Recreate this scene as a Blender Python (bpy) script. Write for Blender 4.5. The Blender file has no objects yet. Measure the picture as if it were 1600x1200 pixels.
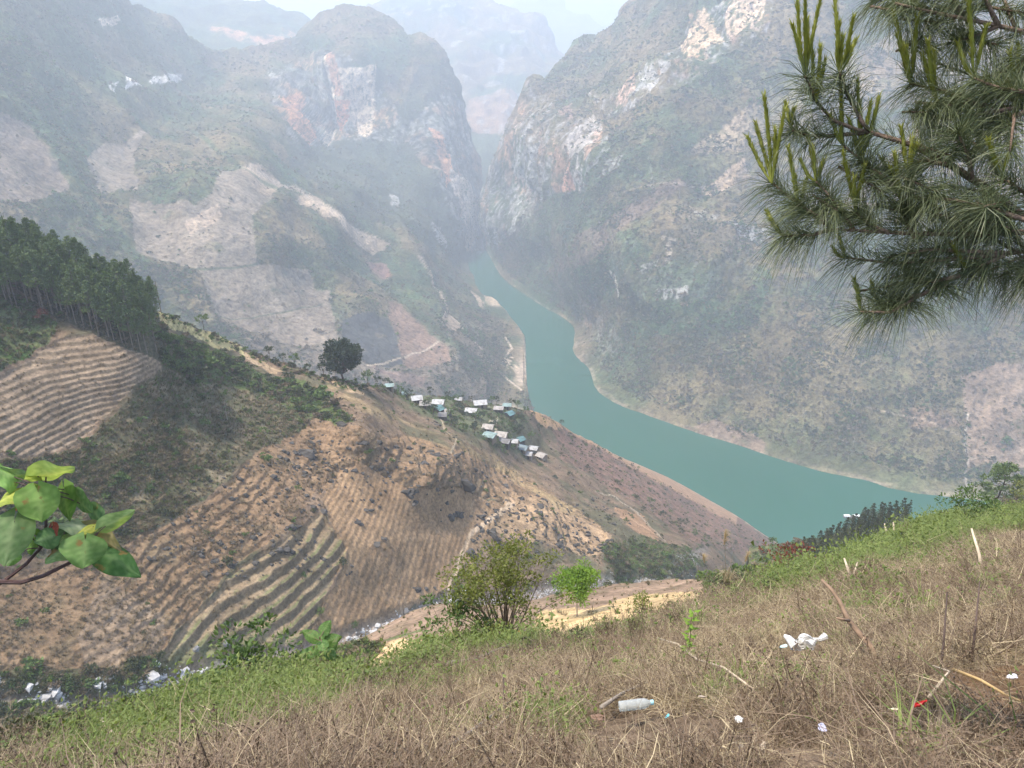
import bpy, bmesh, math, random
import numpy as np
from mathutils import Vector, Matrix, Euler

# ------------------------------------------------------------------ camera, sky, sun, exposure
SC = bpy.context.scene
COL = SC.collection
PITCH = math.radians(23.5)
FOC = 1101.0                                  # focal length for a frame 1600 wide
RIVER_Z = -400.0                              # the camera stands at the origin, 400 m above the river
cam = bpy.data.cameras.new('camera')
cam.sensor_width = 36.0
cam.lens = 36.0 * FOC / 1600.0
cam.clip_start = 0.05
cam.clip_end = 60000
camo = bpy.data.objects.new('camera', cam)
COL.objects.link(camo)
camo.location = (0, 0, 0)
camo.rotation_euler = (math.radians(90) - PITCH, 0, 0)
SC.camera = camo

SUN_EL = math.radians(66)
SUN_AZ = math.radians(-94)                    # compass angle from +Y (view direction), negative = left
world = bpy.data.worlds.new('World')
SC.world = world
world.use_nodes = True
wn = world.node_tree.nodes
wl = world.node_tree.links
wn.clear()
sky = wn.new('ShaderNodeTexSky')
sky.sky_type = 'NISHITA'
sky.sun_disc = False
sky.sun_elevation = SUN_EL
sky.sun_rotation = SUN_AZ
sky.air_density = 1.0
sky.dust_density = 3.5
sky.altitude = 600
bg = wn.new('ShaderNodeBackground')
bg.inputs['Strength'].default_value = 0.12
wo = wn.new('ShaderNodeOutputWorld')
wl.new(sky.outputs[0], bg.inputs[0])
wl.new(bg.outputs[0], wo.inputs[0])

sun = bpy.data.lights.new('sun', 'SUN')
sun.energy = 4.6
sun.angle = math.radians(3.0)
sun.color = (1.0, 0.91, 0.79)
suno = bpy.data.objects.new('sun', sun)
COL.objects.link(suno)
sd = Vector((math.sin(SUN_AZ) * math.cos(SUN_EL), math.cos(SUN_AZ) * math.cos(SUN_EL), math.sin(SUN_EL)))
suno.rotation_euler = sd.to_track_quat('Z', 'Y').to_euler()

SC.view_settings.view_transform = 'Standard'
SC.view_settings.look = 'None'
SC.view_settings.gamma = 1.0
SC.view_settings.use_curve_mapping = False
SC.view_settings.exposure = 1.22
SC.render.engine = 'CYCLES'
SC.cycles.use_denoising = True
SC.cycles.volume_bounces = 4
SC.cycles.max_bounces = 8
SC.cycles.transparent_max_bounces = 8

HAZE_DENSITY = 0.00040

rng = np.random.default_rng(7)
random.seed(7)

# ------------------------------------------------------------------ helpers: survey directions, noise, splines
SP, CP = math.sin(PITCH), math.cos(PITCH)


def direction(px, py):
    """World direction of a sight line measured on the photograph (1600 x 1200), scaled so that y = 1."""
    px = np.asarray(px, float)
    py = np.asarray(py, float)
    r = px - 800.0
    u = 600.0 - py
    y = FOC * CP + u * SP
    z = -FOC * SP + u * CP
    return np.stack([r / y, np.ones_like(y), z / y], -1)


def fwd(py, h):
    """Forward distance at which a sight line at height py meets the level h metres below the camera."""
    d = direction(800.0, py)
    return h / -d[2]


_pr = np.random.default_rng(11)
PERM = np.concatenate([_pr.permutation(256)] * 3)
GRAD = _pr.normal(size=(256, 3))
GRAD /= np.linalg.norm(GRAD, axis=1)[:, None]


def noise(P):
    shp = P.shape[:-1]
    P = P.reshape(-1, 3)
    I = np.floor(P).astype(np.int64)
    F = P - I
    I &= 255
    U = F * F * F * (F * (F * 6 - 15) + 10)
    out = np.zeros(len(P))
    for dx in (0, 1):
        wx = U[:, 0] if dx else 1 - U[:, 0]
        for dy in (0, 1):
            wy = U[:, 1] if dy else 1 - U[:, 1]
            for dz in (0, 1):
                wz = U[:, 2] if dz else 1 - U[:, 2]
                h = PERM[PERM[PERM[(I[:, 0] + dx) & 255] + ((I[:, 1] + dy) & 255)] + ((I[:, 2] + dz) & 255)]
                g = GRAD[h]
                out += wx * wy * wz * (g[:, 0] * (F[:, 0] - dx) + g[:, 1] * (F[:, 1] - dy) + g[:, 2] * (F[:, 2] - dz))
    return (out * 1.6).reshape(shp)


def fbm(P, size, octs=4, gain=0.5, seed=0.0, ridged=False, squash=(1, 1, 1)):
    Q = P * (np.array(squash) / size) + np.array([seed * 17.3, seed * 5.1, seed * 9.7])
    a, s, t = 1.0, 0.0, 0.0
    for _ in range(octs):
        n = noise(Q)
        if ridged:
            n = 1 - 2 * np.abs(n)
        s = s + a * n
        t += a
        a *= gain
        Q = Q * 2.03 + 3.7
    return s / t


def tps(ctrl, reg=1e-4):
    c = np.array(ctrl, float)
    X = c[:, :2] / 400.0
    v = np.log(c[:, 2])
    n = len(c)

    def K(A, B):
        r2 = ((A[:, None, :] - B[None]) ** 2).sum(-1)
        return 0.5 * r2 * np.log(np.maximum(r2, 1e-12))
    M = np.zeros((n + 3, n + 3))
    M[:n, :n] = K(X, X) + reg * np.eye(n)
    M[:n, n] = 1
    M[:n, n + 1:] = X
    M[n:, :n] = M[:n, n:].T
    w = np.linalg.solve(M, np.concatenate([v, np.zeros(3)]))

    def f(px, py):
        shp = np.shape(px)
        Q = np.stack([np.ravel(px), np.ravel(py)], -1) / 400.0
        out = np.empty(len(Q))
        for i in range(0, len(Q), 40000):
            q = Q[i:i + 40000]
            out[i:i + 40000] = K(q, X) @ w[:n] + w[n] + q @ w[n + 1:]
        return np.exp(out).reshape(shp)
    return f


def poly_mask(px, py, poly):
    poly = np.array(poly, float)
    inside = np.zeros(np.shape(px), bool)
    x1, y1 = poly[-1]
    for x2, y2 in poly:
        if y1 != y2:
            hit = ((y1 > py) != (y2 > py)) & (px < (x2 - x1) * (py - y1) / (y2 - y1) + x1)
            inside ^= hit
        x1, y1 = x2, y2
    return inside


def line_dist(px, py, pts):
    pts = np.array(pts, float)
    best = np.full(np.shape(px), 1e9)
    for (x1, y1), (x2, y2) in zip(pts[:-1], pts[1:]):
        dx, dy = x2 - x1, y2 - y1
        t = np.clip(((px - x1) * dx + (py - y1) * dy) / (dx * dx + dy * dy), 0, 1)
        best = np.minimum(best, np.hypot(px - x1 - t * dx, py - y1 - t * dy))
    return best


def sstep(a, b, x):
    t = np.clip((x - a) / (b - a), 0, 1)
    return t * t * (3 - 2 * t)


def blur(M, k, n=2):
    """Soften a mask over the terrain grid."""
    M = np.asarray(M, float)
    for _ in range(n):
        for ax in (0, 1):
            M = np.apply_along_axis(lambda q: np.convolve(np.pad(q, k, mode='edge'), np.ones(2 * k + 1) / (2 * k + 1), 'valid'), ax, M)
    return M


def mix(A, B, m):
    m = np.asarray(m, float)[..., None]
    return A * (1 - m) + np.asarray(B, float) * m


# ------------------------------------------------------------------ helpers: objects
def tag(o, label=None, cat=None, group=None, kind=None):
    if label:
        o['label'] = label
    if cat:
        o['category'] = cat
    if group:
        o['group'] = group
    if kind:
        o['kind'] = kind
    return o


def mesh_np(name, V, Fq, mat, col=None, parent=None, smooth=True, link=True, uv=None):
    """Mesh object from numpy vertices and faces (all quads or all triangles), with an optional vertex colour."""
    V = np.asarray(V, np.float32).reshape(-1, 3)
    Fq = np.asarray(Fq, np.int32)
    k = Fq.shape[1]
    me = bpy.data.meshes.new(name)
    me.vertices.add(len(V))
    me.vertices.foreach_set('co', V.ravel())
    me.loops.add(Fq.size)
    me.loops.foreach_set('vertex_index', Fq.ravel())
    me.polygons.add(len(Fq))
    me.polygons.foreach_set('loop_start', np.arange(0, Fq.size, k, dtype=np.int32))
    me.polygons.foreach_set('use_smooth', np.full(len(Fq), smooth))
    if col is not None:
        a = me.attributes.new('Col', 'FLOAT_COLOR', 'POINT')
        c = np.ones((len(V), 4), np.float32)
        c[:, :3] = np.asarray(col).reshape(-1, 3)
        a.data.foreach_set('color', c.ravel())
    me.update(calc_edges=True)
    me.validate()
    if mat:
        me.materials.append(mat)
    o = bpy.data.objects.new(name, me)
    if link:
        COL.objects.link(o)
    if parent:
        o.parent = parent
    return o


def grid_faces(nc, nr):
    i = np.arange((nc - 1) * (nr - 1))
    a = (i // (nr - 1)) * nr + i % (nr - 1)
    return np.stack([a, a + nr, a + nr + 1, a + 1], -1)


def empty(name, loc, label=None, cat=None, group=None):
    o = bpy.data.objects.new(name, None)
    o.location = loc
    o.empty_display_size = 0.2
    COL.objects.link(o)
    return tag(o, label, cat, group)


# ------------------------------------------------------------------ materials
def new_mat(name):
    m = bpy.data.materials.new(name)
    m.use_nodes = True
    nt = m.node_tree
    b = nt.nodes['Principled BSDF']
    return m, nt, b


def ground_mat(name, fine, coarse, vary=0.45, bump=0.5, bump_dist=0.3, rough=0.95):
    """Albedo from the vertex colour (what grows or lies there), broken up by procedural grain and relief."""
    m, nt, b = new_mat(name)
    N, L = nt.nodes, nt.links
    at = N.new('ShaderNodeVertexColor')
    at.layer_name = 'Col'
    tc = N.new('ShaderNodeNewGeometry')
    n1 = N.new('ShaderNodeTexNoise')
    n1.inputs['Scale'].default_value = 1.0 / fine
    n1.inputs['Detail'].default_value = 5
    n1.inputs['Roughness'].default_value = 0.7
    n2 = N.new('ShaderNodeTexNoise')
    n2.inputs['Scale'].default_value = 1.0 / coarse
    n2.inputs['Detail'].default_value = 4
    L.new(tc.outputs['Position'], n1.inputs['Vector'])
    L.new(tc.outputs['Position'], n2.inputs['Vector'])
    mr = N.new('ShaderNodeMapRange')
    mr.inputs['From Min'].default_value = 0.3
    mr.inputs['From Max'].default_value = 0.7
    mr.inputs['To Min'].default_value = 1 - vary
    mr.inputs['To Max'].default_value = 1 + vary
    L.new(n1.outputs['Fac'], mr.inputs['Value'])
    mr2 = N.new('ShaderNodeMapRange')
    mr2.inputs['From Min'].default_value = 0.3
    mr2.inputs['From Max'].default_value = 0.7
    mr2.inputs['To Min'].default_value = 1 - vary * 0.6
    mr2.inputs['To Max'].default_value = 1 + vary * 0.6
    L.new(n2.outputs['Fac'], mr2.inputs['Value'])
    mu = N.new('ShaderNodeMath')
    mu.operation = 'MULTIPLY'
    L.new(mr.outputs[0], mu.inputs[0])
    L.new(mr2.outputs[0], mu.inputs[1])
    vm = N.new('ShaderNodeVectorMath')
    vm.operation = 'SCALE'
    L.new(at.outputs['Color'], vm.inputs[0])
    L.new(mu.outputs[0], vm.inputs['Scale'])
    L.new(vm.outputs[0], b.inputs['Base Color'])
    bp = N.new('ShaderNodeBump')
    bp.inputs['Strength'].default_value = bump
    bp.inputs['Distance'].default_value = bump_dist
    L.new(n1.outputs['Fac'], bp.inputs['Height'])
    L.new(bp.outputs[0], b.inputs['Normal'])
    b.inputs['Roughness'].default_value = rough
    b.inputs['Specular IOR Level'].default_value = 0.12
    return m


def leaf_mat(name, c1, c2, rough=0.6, trans=0.25, spec=0.3, noise_scale=6.0):
    """Two-tone foliage, varied per object and by noise, with light coming through."""
    m, nt, b = new_mat(name)
    N, L = nt.nodes, nt.links
    oi = N.new('ShaderNodeObjectInfo')
    ge = N.new('ShaderNodeTexCoord')
    nz = N.new('ShaderNodeTexNoise')
    nz.inputs['Scale'].default_value = noise_scale
    nz.inputs['Detail'].default_value = 3
    L.new(ge.outputs['Object'], nz.inputs['Vector'])
    ad = N.new('ShaderNodeMath')
    ad.operation = 'MULTIPLY_ADD'
    ad.inputs[1].default_value = 0.5
    L.new(oi.outputs['Random'], ad.inputs[0])
    mr = N.new('ShaderNodeMapRange')
    mr.inputs['From Min'].default_value = 0.3
    mr.inputs['From Max'].default_value = 0.7
    mr.inputs['To Min'].default_value = 0.0
    mr.inputs['To Max'].default_value = 0.5
    L.new(nz.outputs['Fac'], mr.inputs['Value'])
    L.new(mr.outputs[0], ad.inputs[2])
    mx = N.new('ShaderNodeMix')
    mx.data_type = 'RGBA'
    mx.inputs[6].default_value = (*c1, 1)
    mx.inputs[7].default_value = (*c2, 1)
    L.new(ad.outputs[0], mx.inputs[0])
    L.new(mx.outputs[2], b.inputs['Base Color'])
    b.inputs['Roughness'].default_value = rough
    b.inputs['Specular IOR Level'].default_value = spec
    if trans > 0:
        tr = N.new('ShaderNodeBsdfTranslucent')
        sc = N.new('ShaderNodeVectorMath')
        sc.operation = 'MULTIPLY'
        sc.inputs[1].default_value = (1.3, 1.25, 0.6)
        L.new(mx.outputs[2], sc.inputs[0])
        L.new(sc.outputs[0], tr.inputs['Color'])
        ms = N.new('ShaderNodeMixShader')
        ms.inputs[0].default_value = trans
        L.new(b.outputs[0], ms.inputs[1])
        L.new(tr.outputs[0], ms.inputs[2])
        L.new(ms.outputs[0], N['Material Output'].inputs['Surface'])
    return m


def plain_mat(name, c, rough=0.7, vary=0.25, scale=8.0, bump=0.2, spec=0.3):
    m, nt, b = new_mat(name)
    N, L = nt.nodes, nt.links
    ge = N.new('ShaderNodeTexCoord')
    nz = N.new('ShaderNodeTexNoise')
    nz.inputs['Scale'].default_value = scale
    nz.inputs['Detail'].default_value = 5
    L.new(ge.outputs['Object'], nz.inputs['Vector'])
    oi = N.new('ShaderNodeObjectInfo')
    mr = N.new('ShaderNodeMapRange')
    mr.inputs['From Min'].default_value = 0.3
    mr.inputs['From Max'].default_value = 0.7
    mr.inputs['To Min'].default_value = 1 - vary
    mr.inputs['To Max'].default_value = 1 + vary
    L.new(nz.outputs['Fac'], mr.inputs['Value'])
    m2 = N.new('ShaderNodeMapRange')
    m2.inputs['To Min'].default_value = 1 - vary * 0.6
    m2.inputs['To Max'].default_value = 1 + vary * 0.6
    L.new(oi.outputs['Random'], m2.inputs['Value'])
    mu = N.new('ShaderNodeMath')
    mu.operation = 'MULTIPLY'
    L.new(mr.outputs[0], mu.inputs[0])
    L.new(m2.outputs[0], mu.inputs[1])
    vm = N.new('ShaderNodeVectorMath')
    vm.operation = 'SCALE'
    vm.inputs[0].default_value = c
    L.new(mu.outputs[0], vm.inputs['Scale'])
    L.new(vm.outputs[0], b.inputs['Base Color'])
    bp = N.new('ShaderNodeBump')
    bp.inputs['Strength'].default_value = bump
    bp.inputs['Distance'].default_value = 0.05
    L.new(nz.outputs['Fac'], bp.inputs['Height'])
    L.new(bp.outputs[0], b.inputs['Normal'])
    b.inputs['Roughness'].default_value = rough
    b.inputs['Specular IOR Level'].default_value = spec
    return m


# ------------------------------------------------------------------ terrain layers
class Layer:
    """A piece of terrain: a dense grid of surveyed points, ridge line included, carried on down its far side."""

    def __init__(self, ctrl, cols, top, bottom, rows, back, back_rows=14, back_slope=0.6, fcurve=1.0, reg=1e-4):
        f = tps(ctrl, reg)
        self.cols = cols = np.asarray(cols, float)
        top = np.array(top, float)
        bottom = np.array(bottom, float)
        self.ty = np.interp(cols, top[:, 0], top[:, 1])
        self.by = np.interp(cols, bottom[:, 0], bottom[:, 1])
        self.rows = rows
        v = np.linspace(0, 1, rows) ** fcurve
        self.v = v
        px = np.repeat(cols[:, None], rows, 1)
        py = self.by[:, None] + (self.ty - self.by)[:, None] * v[None]
        D = direction(px, py)
        Y = f(px, py)
        P = D * Y[..., None]
        # far side
        t = np.linspace(0, 1, back_rows + 1)[1:] ** 1.6
        out = D[:, -1, :] * np.array([1, 1, 0])
        out = out / np.linalg.norm(out, axis=1)[:, None]
        B = P[:, -1:, :] + out[:, None, :] * (t * back)[None, :, None]
        B[..., 2] -= (t * back * back_slope)[None]
        self.front = rows
        self.P = np.concatenate([P, B], 1)
        self.px = np.concatenate([px, np.repeat(px[:, -1:], back_rows, 1)], 1)
        self.py = np.concatenate([py, np.repeat(py[:, -1:], back_rows, 1)], 1)
        self.nr = rows + back_rows

    def normals(self):
        P = self.P
        du = np.gradient(P, axis=0)
        dv = np.gradient(P, axis=1)
        n = np.cross(du, dv)
        n /= np.linalg.norm(n, axis=-1)[..., None] + 1e-9
        n[n[..., 2] < -0.3] *= -1
        return n

    def at(self, px, py):
        """Point of the finished terrain where the sight line (px, py) first met it (bilinear)."""
        c = np.clip(np.interp(px, self.cols, np.arange(len(self.cols))), 0, len(self.cols) - 1.001)
        i = int(c)
        fx = c - i
        out = []
        for k in (i, i + 1):
            v = (py - self.by[k]) / (self.ty[k] - self.by[k])
            r = np.clip(np.interp(v, self.v, np.arange(self.rows)), 0, self.rows - 1.001)
            j = int(r)
            fy = r - j
            out.append(self.P[k, j] * (1 - fy) + self.P[k, j + 1] * fy)
        return Vector(out[0] * (1 - fx) + out[1] * fx)

    def build(self, name, mat, col):
        o = mesh_np(name, self.P.reshape(-1, 3), grid_faces(len(self.cols), self.nr), mat, col)
        return tag(o, kind='structure')


def ramp_cols(*segs):
    """ramp_cols((x0, x1, step), ...)"""
    return np.unique(np.concatenate([np.arange(a, b + s * 0.5, s) for a, b, s in segs]))


def rgb(*c):
    return np.array(c, float)
# ------------------------------------------------------------------ the structure: river, mountains, hillsides
SOIL = rgb(0.232, 0.155, 0.092)
STRAW = rgb(0.27, 0.20, 0.135)
SCRUB = rgb(0.088, 0.098, 0.042)
SCRUB_BROWN = rgb(0.165, 0.128, 0.068)
SCRUB_GREEN = rgb(0.065, 0.10, 0.045)
FIELD = rgb(0.33, 0.245, 0.185)
ROCK = rgb(0.40, 0.385, 0.36)
ROCK_DARK = rgb(0.12, 0.12, 0.125)
OCHRE = rgb(0.50, 0.27, 0.14)
CREAM = rgb(0.62, 0.50, 0.36)
SAND = rgb(0.42, 0.33, 0.24)

far_mat = ground_mat('mountain_cover', 6.0, 60.0, 0.6, 1.0, 4.0)
mid_mat = ground_mat('hillside_cover', 0.8, 7.0, 0.5, 0.6, 0.35)
near_mat = ground_mat('slope_cover', 0.06, 0.9, 0.4, 0.8, 0.04)


def cliff_colour(P, seed):
    """Bare limestone: grey-white with dark water streaks and ochre stains running down."""
    st = fbm(P, 22, 4, 0.6, seed, squash=(1, 1, 0.22))
    bl = fbm(P, 70, 3, 0.5, seed + 3)
    c = mix(np.broadcast_to(ROCK, P.shape), ROCK_DARK, sstep(-0.12, 0.35, st))
    c = mix(c, OCHRE, sstep(0.02, 0.3, bl + 0.3 * st) * 0.75)
    return c


# ---- river
V = np.array([(-6000, -300, RIVER_Z), (6000, -300, RIVER_Z), (6000, 9000, RIVER_Z), (-6000, 9000, RIVER_Z)])
m, nt, b = new_mat('river_water')
N, L = nt.nodes, nt.links
g = N.new('ShaderNodeNewGeometry')
mp = N.new('ShaderNodeMapping')
mp.inputs['Scale'].default_value = (0.006, 0.0025, 0.006)
mp.inputs['Rotation'].default_value = (0, 0, 0.5)
nz = N.new('ShaderNodeTexNoise')
nz.inputs['Scale'].default_value = 1.0
nz.inputs['Detail'].default_value = 4
L.new(g.outputs['Position'], mp.inputs['Vector'])
L.new(mp.outputs[0], nz.inputs['Vector'])
mx = N.new('ShaderNodeMix')
mx.data_type = 'RGBA'
mx.inputs[6].default_value = (0.011, 0.076, 0.047, 1)
mx.inputs[7].default_value = (0.022, 0.116, 0.074, 1)
L.new(nz.outputs['Fac'], mx.inputs[0])
L.new(mx.outputs[2], b.inputs['Base Color'])
b.inputs['Roughness'].default_value = 0.16
nz2 = N.new('ShaderNodeTexNoise')
nz2.inputs['Scale'].default_value = 0.35
nz2.inputs['Detail'].default_value = 3
L.new(g.outputs['Position'], nz2.inputs['Vector'])
bp = N.new('ShaderNodeBump')
bp.inputs['Strength'].default_value = 0.06
bp.inputs['Distance'].default_value = 0.4
L.new(nz2.outputs['Fac'], bp.inputs['Height'])
L.new(bp.outputs[0], b.inputs['Normal'])
tag(mesh_np('river', V, [(0, 1, 2, 3)], m), kind='structure')


def relief(lay, parts, shore=True):
    n = lay.normals()
    P = lay.P
    d = 0
    for amp, size, octs, ridged, squash, seed, mask in parts:
        q = fbm(P, size, octs, 0.5, seed, ridged, squash) * amp
        d = d + (q if mask is None else q * mask)
    if shore:
        d = d * (0.12 + 0.88 * sstep(2, 70, P[..., 2] - RIVER_Z))
    lay.P = P + n * d[..., None]
    return d


# ---- mountain left of the gorge
L_TOP = [(-300, -150), (0, -90), (150, -40), (190, -5), (215, 8), (240, 25), (262, 40), (285, 66), (330, 86), (400, 80),
         (440, 75), (470, 66), (484, 54), (490, 45), (500, 36), (515, 29), (535, 21), (550, 20), (565, 24), (580, 23), (600, 32),
         (618, 48), (628, 64), (640, 72), (655, 66), (664, 71), (676, 76), (686, 92), (697, 115), (703, 140), (709, 165),
         (718, 205), (725, 240), (733, 285), (741, 328), (748, 355), (755, 390), (757, 402)]
L_CTRL = [(820, 600, 920), (745, 440, 1482), (757, 390, 1775), (818, 530, 1105), (790, 490, 1238),
          (450, 490, 800), (520, 560, 760), (300, 450, 760), (0, 300, 700), (0, 450, 600), (390, 265, 1050),
          (0, 50, 1000), (0, -90, 1250), (200, 150, 1250), (240, 30, 1700), (300, 90, 1750), (400, 80, 1950),
          (480, 60, 2050), (540, 22, 2100), (620, 55, 2050), (690, 100, 2000), (720, 210, 1950), (745, 350, 1880),
          (550, 100, 1900), (550, 220, 1830), (600, 300, 1600), (500, 240, 1700), (430, 150, 1750), (460, 215, 1600),
          (650, 400, 1250), (600, 500, 920), (700, 550, 910), (600, 420, 1150), (690, 490, 1080), (690, 330, 1650),
          (725, 400, 1690), (520, 345, 1120), (300, 200, 1350), (-300, -150, 1200), (-300, 200, 650), (-300, 450, 520),
          (-300, 620, 450), (0, 620, 500), (300, 620, 640), (600, 690, 700), (820, 690, 800), (400, 170, 1600),
          (330, 150, 1650), (450, 290, 1220), (100, 150, 1050), (100, 300, 800), (670, 200, 1850), (640, 130, 1920),
          (790, 540, 1060), (760, 470, 1330), (650, 300, 1640)]
Lm = Layer(L_CTRL, ramp_cols((-260, 680, 2.2), (682, 757, 0.75)), L_TOP,
           [(-300, 600), (0, 620), (300, 620), (600, 690), (757, 690)], 300, 500, 14, 0.25)


def l_shore_layer():
    """The same mountain where its foot runs on along the water (lower right end)."""
    top = [(757, 402), (760, 450), (770, 468), (790, 487), (805, 508), (818, 530), (823, 560), (826, 600), (835, 640)]
    return top


px, py = Lm.px, Lm.py
P0 = Lm.P.copy()
wob = fbm(P0, 60, 3, 0.6, 2) * 9
wob2 = fbm(P0, 60, 3, 0.6, 5) * 9
qx, qy = px + wob, py + wob2
L_FIELDS = [
    ([(200, 320), (250, 335), (310, 340), (338, 318), (345, 275), (395, 262), (425, 290), (400, 330), (388, 345), (395, 418),
      (480, 420), (490, 455), (510, 460), (515, 520), (524, 550), (440, 548), (330, 512), (312, 440), (280, 430), (205, 405)],
     rgb(0.25, 0.20, 0.15)),
    ([(120, 262), (160, 230), (225, 225), (205, 245), (215, 310), (150, 305)], rgb(0.25, 0.20, 0.15)),
    ([(-60, 170), (0, 190), (40, 215), (70, 265), (98, 310), (60, 318), (0, 322), (-60, 330)], rgb(0.235, 0.18, 0.14)),
    ([(372, 262), (400, 265), (430, 300), (405, 318), (385, 300)], rgb(0.38, 0.29, 0.20)),
    ([(290, 362), (345, 330), (350, 345), (300, 378)], rgb(0.42, 0.32, 0.23)),
    ([(447, 329), (478, 321), (500, 332), (525, 345), (560, 362), (612, 393), (580, 401), (545, 375), (520, 350), (505, 353), (480, 338)],
     rgb(0.40, 0.31, 0.22)),
    ([(600, 487), (622, 486), (690, 550), (697, 582), (630, 587), (606, 508)], rgb(0.24, 0.155, 0.11)),
    ([(525, 512), (560, 500), (603, 505), (628, 582), (570, 587), (530, 560)], rgb(0.06, 0.062, 0.06)),
    ([(565, 410), (600, 416), (610, 438), (590, 442)], rgb(0.26, 0.15, 0.12)),
    ([(728, 454), (735, 456), (757, 474), (756, 486), (745, 474)], SAND),
    ([(685, 498), (697, 495), (716, 516), (708, 525), (690, 515)], rgb(0.30, 0.23, 0.17)),
    ([(784, 565), (800, 560), (822, 575), (822, 605), (800, 590)], SAND),
    ([(660, 600), (560, 585), (650, 620)], rgb(0.22, 0.15, 0.12)),
]
fm = np.zeros(px.shape)
for poly, c in L_FIELDS:
    fm = np.maximum(fm, poly_mask(qx, qy, poly))
cl_poly = poly_mask(px + wob * 1.5, py + wob2 * 1.5, [(415, 135), (480, 92), (540, 92), (590, 130), (640, 200), (690, 150), (712, 160), (757, 395),
                                   (720, 390), (690, 320), (640, 240), (580, 228), (500, 245), (440, 222)]).astype(float)
cl_poly2 = poly_mask(px + wob * 2, py + wob2 * 2, [(140, 30), (185, 35), (260, 90), (290, 125), (285, 165), (250, 130), (220, 140), (190, 155), (150, 165), (200, 120), (170, 60)]).astype(float)
calm = 1 - 0.6 * blur(fm, 7)
relief(Lm, [(26, 260, 3, True, (1, 1, 1), 1, calm), (20, 90, 4, True, (1, 1, 0.3), 2, blur(cl_poly, 8) * 0.8 + 0.3 * calm), (9, 40, 4, False, (1, 1, 0.6), 3, calm),
            (3.0, 9, 3, False, (1, 1, 1), 4, calm)])
nn = Lm.normals()
steep = sstep(0.55, 0.25, nn[..., 2])
n1 = fbm(P0, 120, 4, 0.6, 6)
n2 = fbm(P0, 25, 4, 0.6, 7)
n3 = fbm(P0, 8, 3, 0.6, 8, squash=(1, 1, 0.35))
col = np.broadcast_to(SCRUB, P0.shape).copy()
col = mix(col, SCRUB_BROWN, sstep(-0.1, 0.3, n1 + 0.4 * n2))
col = mix(col, SCRUB_GREEN, sstep(0.05, 0.3, -n1 + 0.5 * n2))
col = mix(col, rgb(0.13, 0.15, 0.07), sstep(330, 60, px) * sstep(260, 120, py) * 0.6 * sstep(-0.3, 0.2, n2))
col = mix(col, rgb(0.22, 0.17, 0.13), sstep(260, 420, px) * sstep(470, 560, py) * 0.7)
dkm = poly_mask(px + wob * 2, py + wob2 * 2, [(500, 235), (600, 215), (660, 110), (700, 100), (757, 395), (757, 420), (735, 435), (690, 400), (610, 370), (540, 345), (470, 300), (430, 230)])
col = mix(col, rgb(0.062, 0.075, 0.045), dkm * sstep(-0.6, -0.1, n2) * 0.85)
rock = cliff_colour(P0, 9)
col = mix(col, rock, np.clip(cl_poly * sstep(-0.2, 0.12, n3 + 0.5 * n2 + 0.2 * steep - 0.05), 0, 1) * 0.6)
col = mix(col, rgb(0.05, 0.055, 0.04), cl_poly * sstep(0.1, -0.25, n3 + 0.5 * n2) * 0.7)
for poly, c, w in [
    ([(516, 100), (535, 112), (585, 108), (590, 190), (585, 222), (575, 225), (560, 215), (552, 195), (535, 192), (528, 222), (518, 190), (520, 150)], CREAM, 0.75),
    ([(520, 160), (545, 155), (548, 185), (530, 220), (520, 200)], rgb(0.55, 0.24, 0.12), 0.9),
    ([(520, 95), (535, 100), (540, 150), (524, 150)], rgb(0.5, 0.24, 0.13), 0.6),
    ([(430, 158), (460, 162), (482, 215), (478, 238), (462, 230), (445, 200)], rgb(0.55, 0.27, 0.14), 0.75),
    ([(495, 215), (520, 215), (516, 240), (500, 235)], CREAM, 0.6),
    ([(660, 208), (672, 215), (690, 260), (697, 290), (688, 300), (675, 262)], rgb(0.55, 0.30, 0.17), 0.85),
    ([(688, 275), (715, 290), (738, 320), (742, 385), (728, 395), (705, 330)], rgb(0.6, 0.52, 0.44), 0.8),
    ([(665, 352), (690, 355), (692, 392), (680, 380)], ROCK, 0.7),
    ([(605, 315), (622, 318), (620, 335), (606, 332)], ROCK, 0.7),
    ([(182, 128), (205, 130), (206, 150), (186, 150)], rgb(0.7, 0.66, 0.6), 0.8),
    ([(225, 128), (256, 132), (254, 142), (228, 138)], rgb(0.7, 0.66, 0.6), 0.7),
    ([(258, 115), (285, 118), (283, 130), (262, 128)], rgb(0.6, 0.58, 0.55), 0.6),
    ([(160, 145), (172, 140), (172, 158), (162, 158)], rgb(0.7, 0.66, 0.6), 0.7),
    ([(145, 32), (172, 38), (168, 48), (150, 42)], CREAM, 0.7)]:
    pm_ = poly_mask(px + wob * 0.7, py + wob2 * 0.7, poly) * sstep(-0.40, -0.12, n3 + 0.3 * n2)
    col = mix(col, c, pm_ * min(1.0, w * 1.2))
for poly, c in L_FIELDS:
    col = mix(col, np.broadcast_to(c, P0.shape) * (1 + 0.22 * n3[..., None] + 0.2 * n1[..., None]), poly_mask(qx, qy, poly) * (0.93 - 0.5 * sstep(0.2, 0.45, n2)))
for pts, w_ in [([(388, 264), (420, 290), (470, 322), (520, 345), (560, 365)], 1.6), ([(565, 585), (625, 570), (680, 545)], 1.3), ([(640, 420), (690, 487), (745, 545), (790, 590)], 1.0),
                ([(790, 530), (800, 545), (788, 560), (798, 575), (820, 590)], 1.5), ([(690, 495), (685, 515), (700, 525)], 1.2),
                ([(370, 480), (440, 462), (500, 460)], 0.0)]:
    if w_:
        col = mix(col, rgb(0.45, 0.36, 0.27), sstep(w_ * 1.6, w_ * 0.6, line_dist(px + wob * 0.3, py + wob2 * 0.3, pts)))
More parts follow.
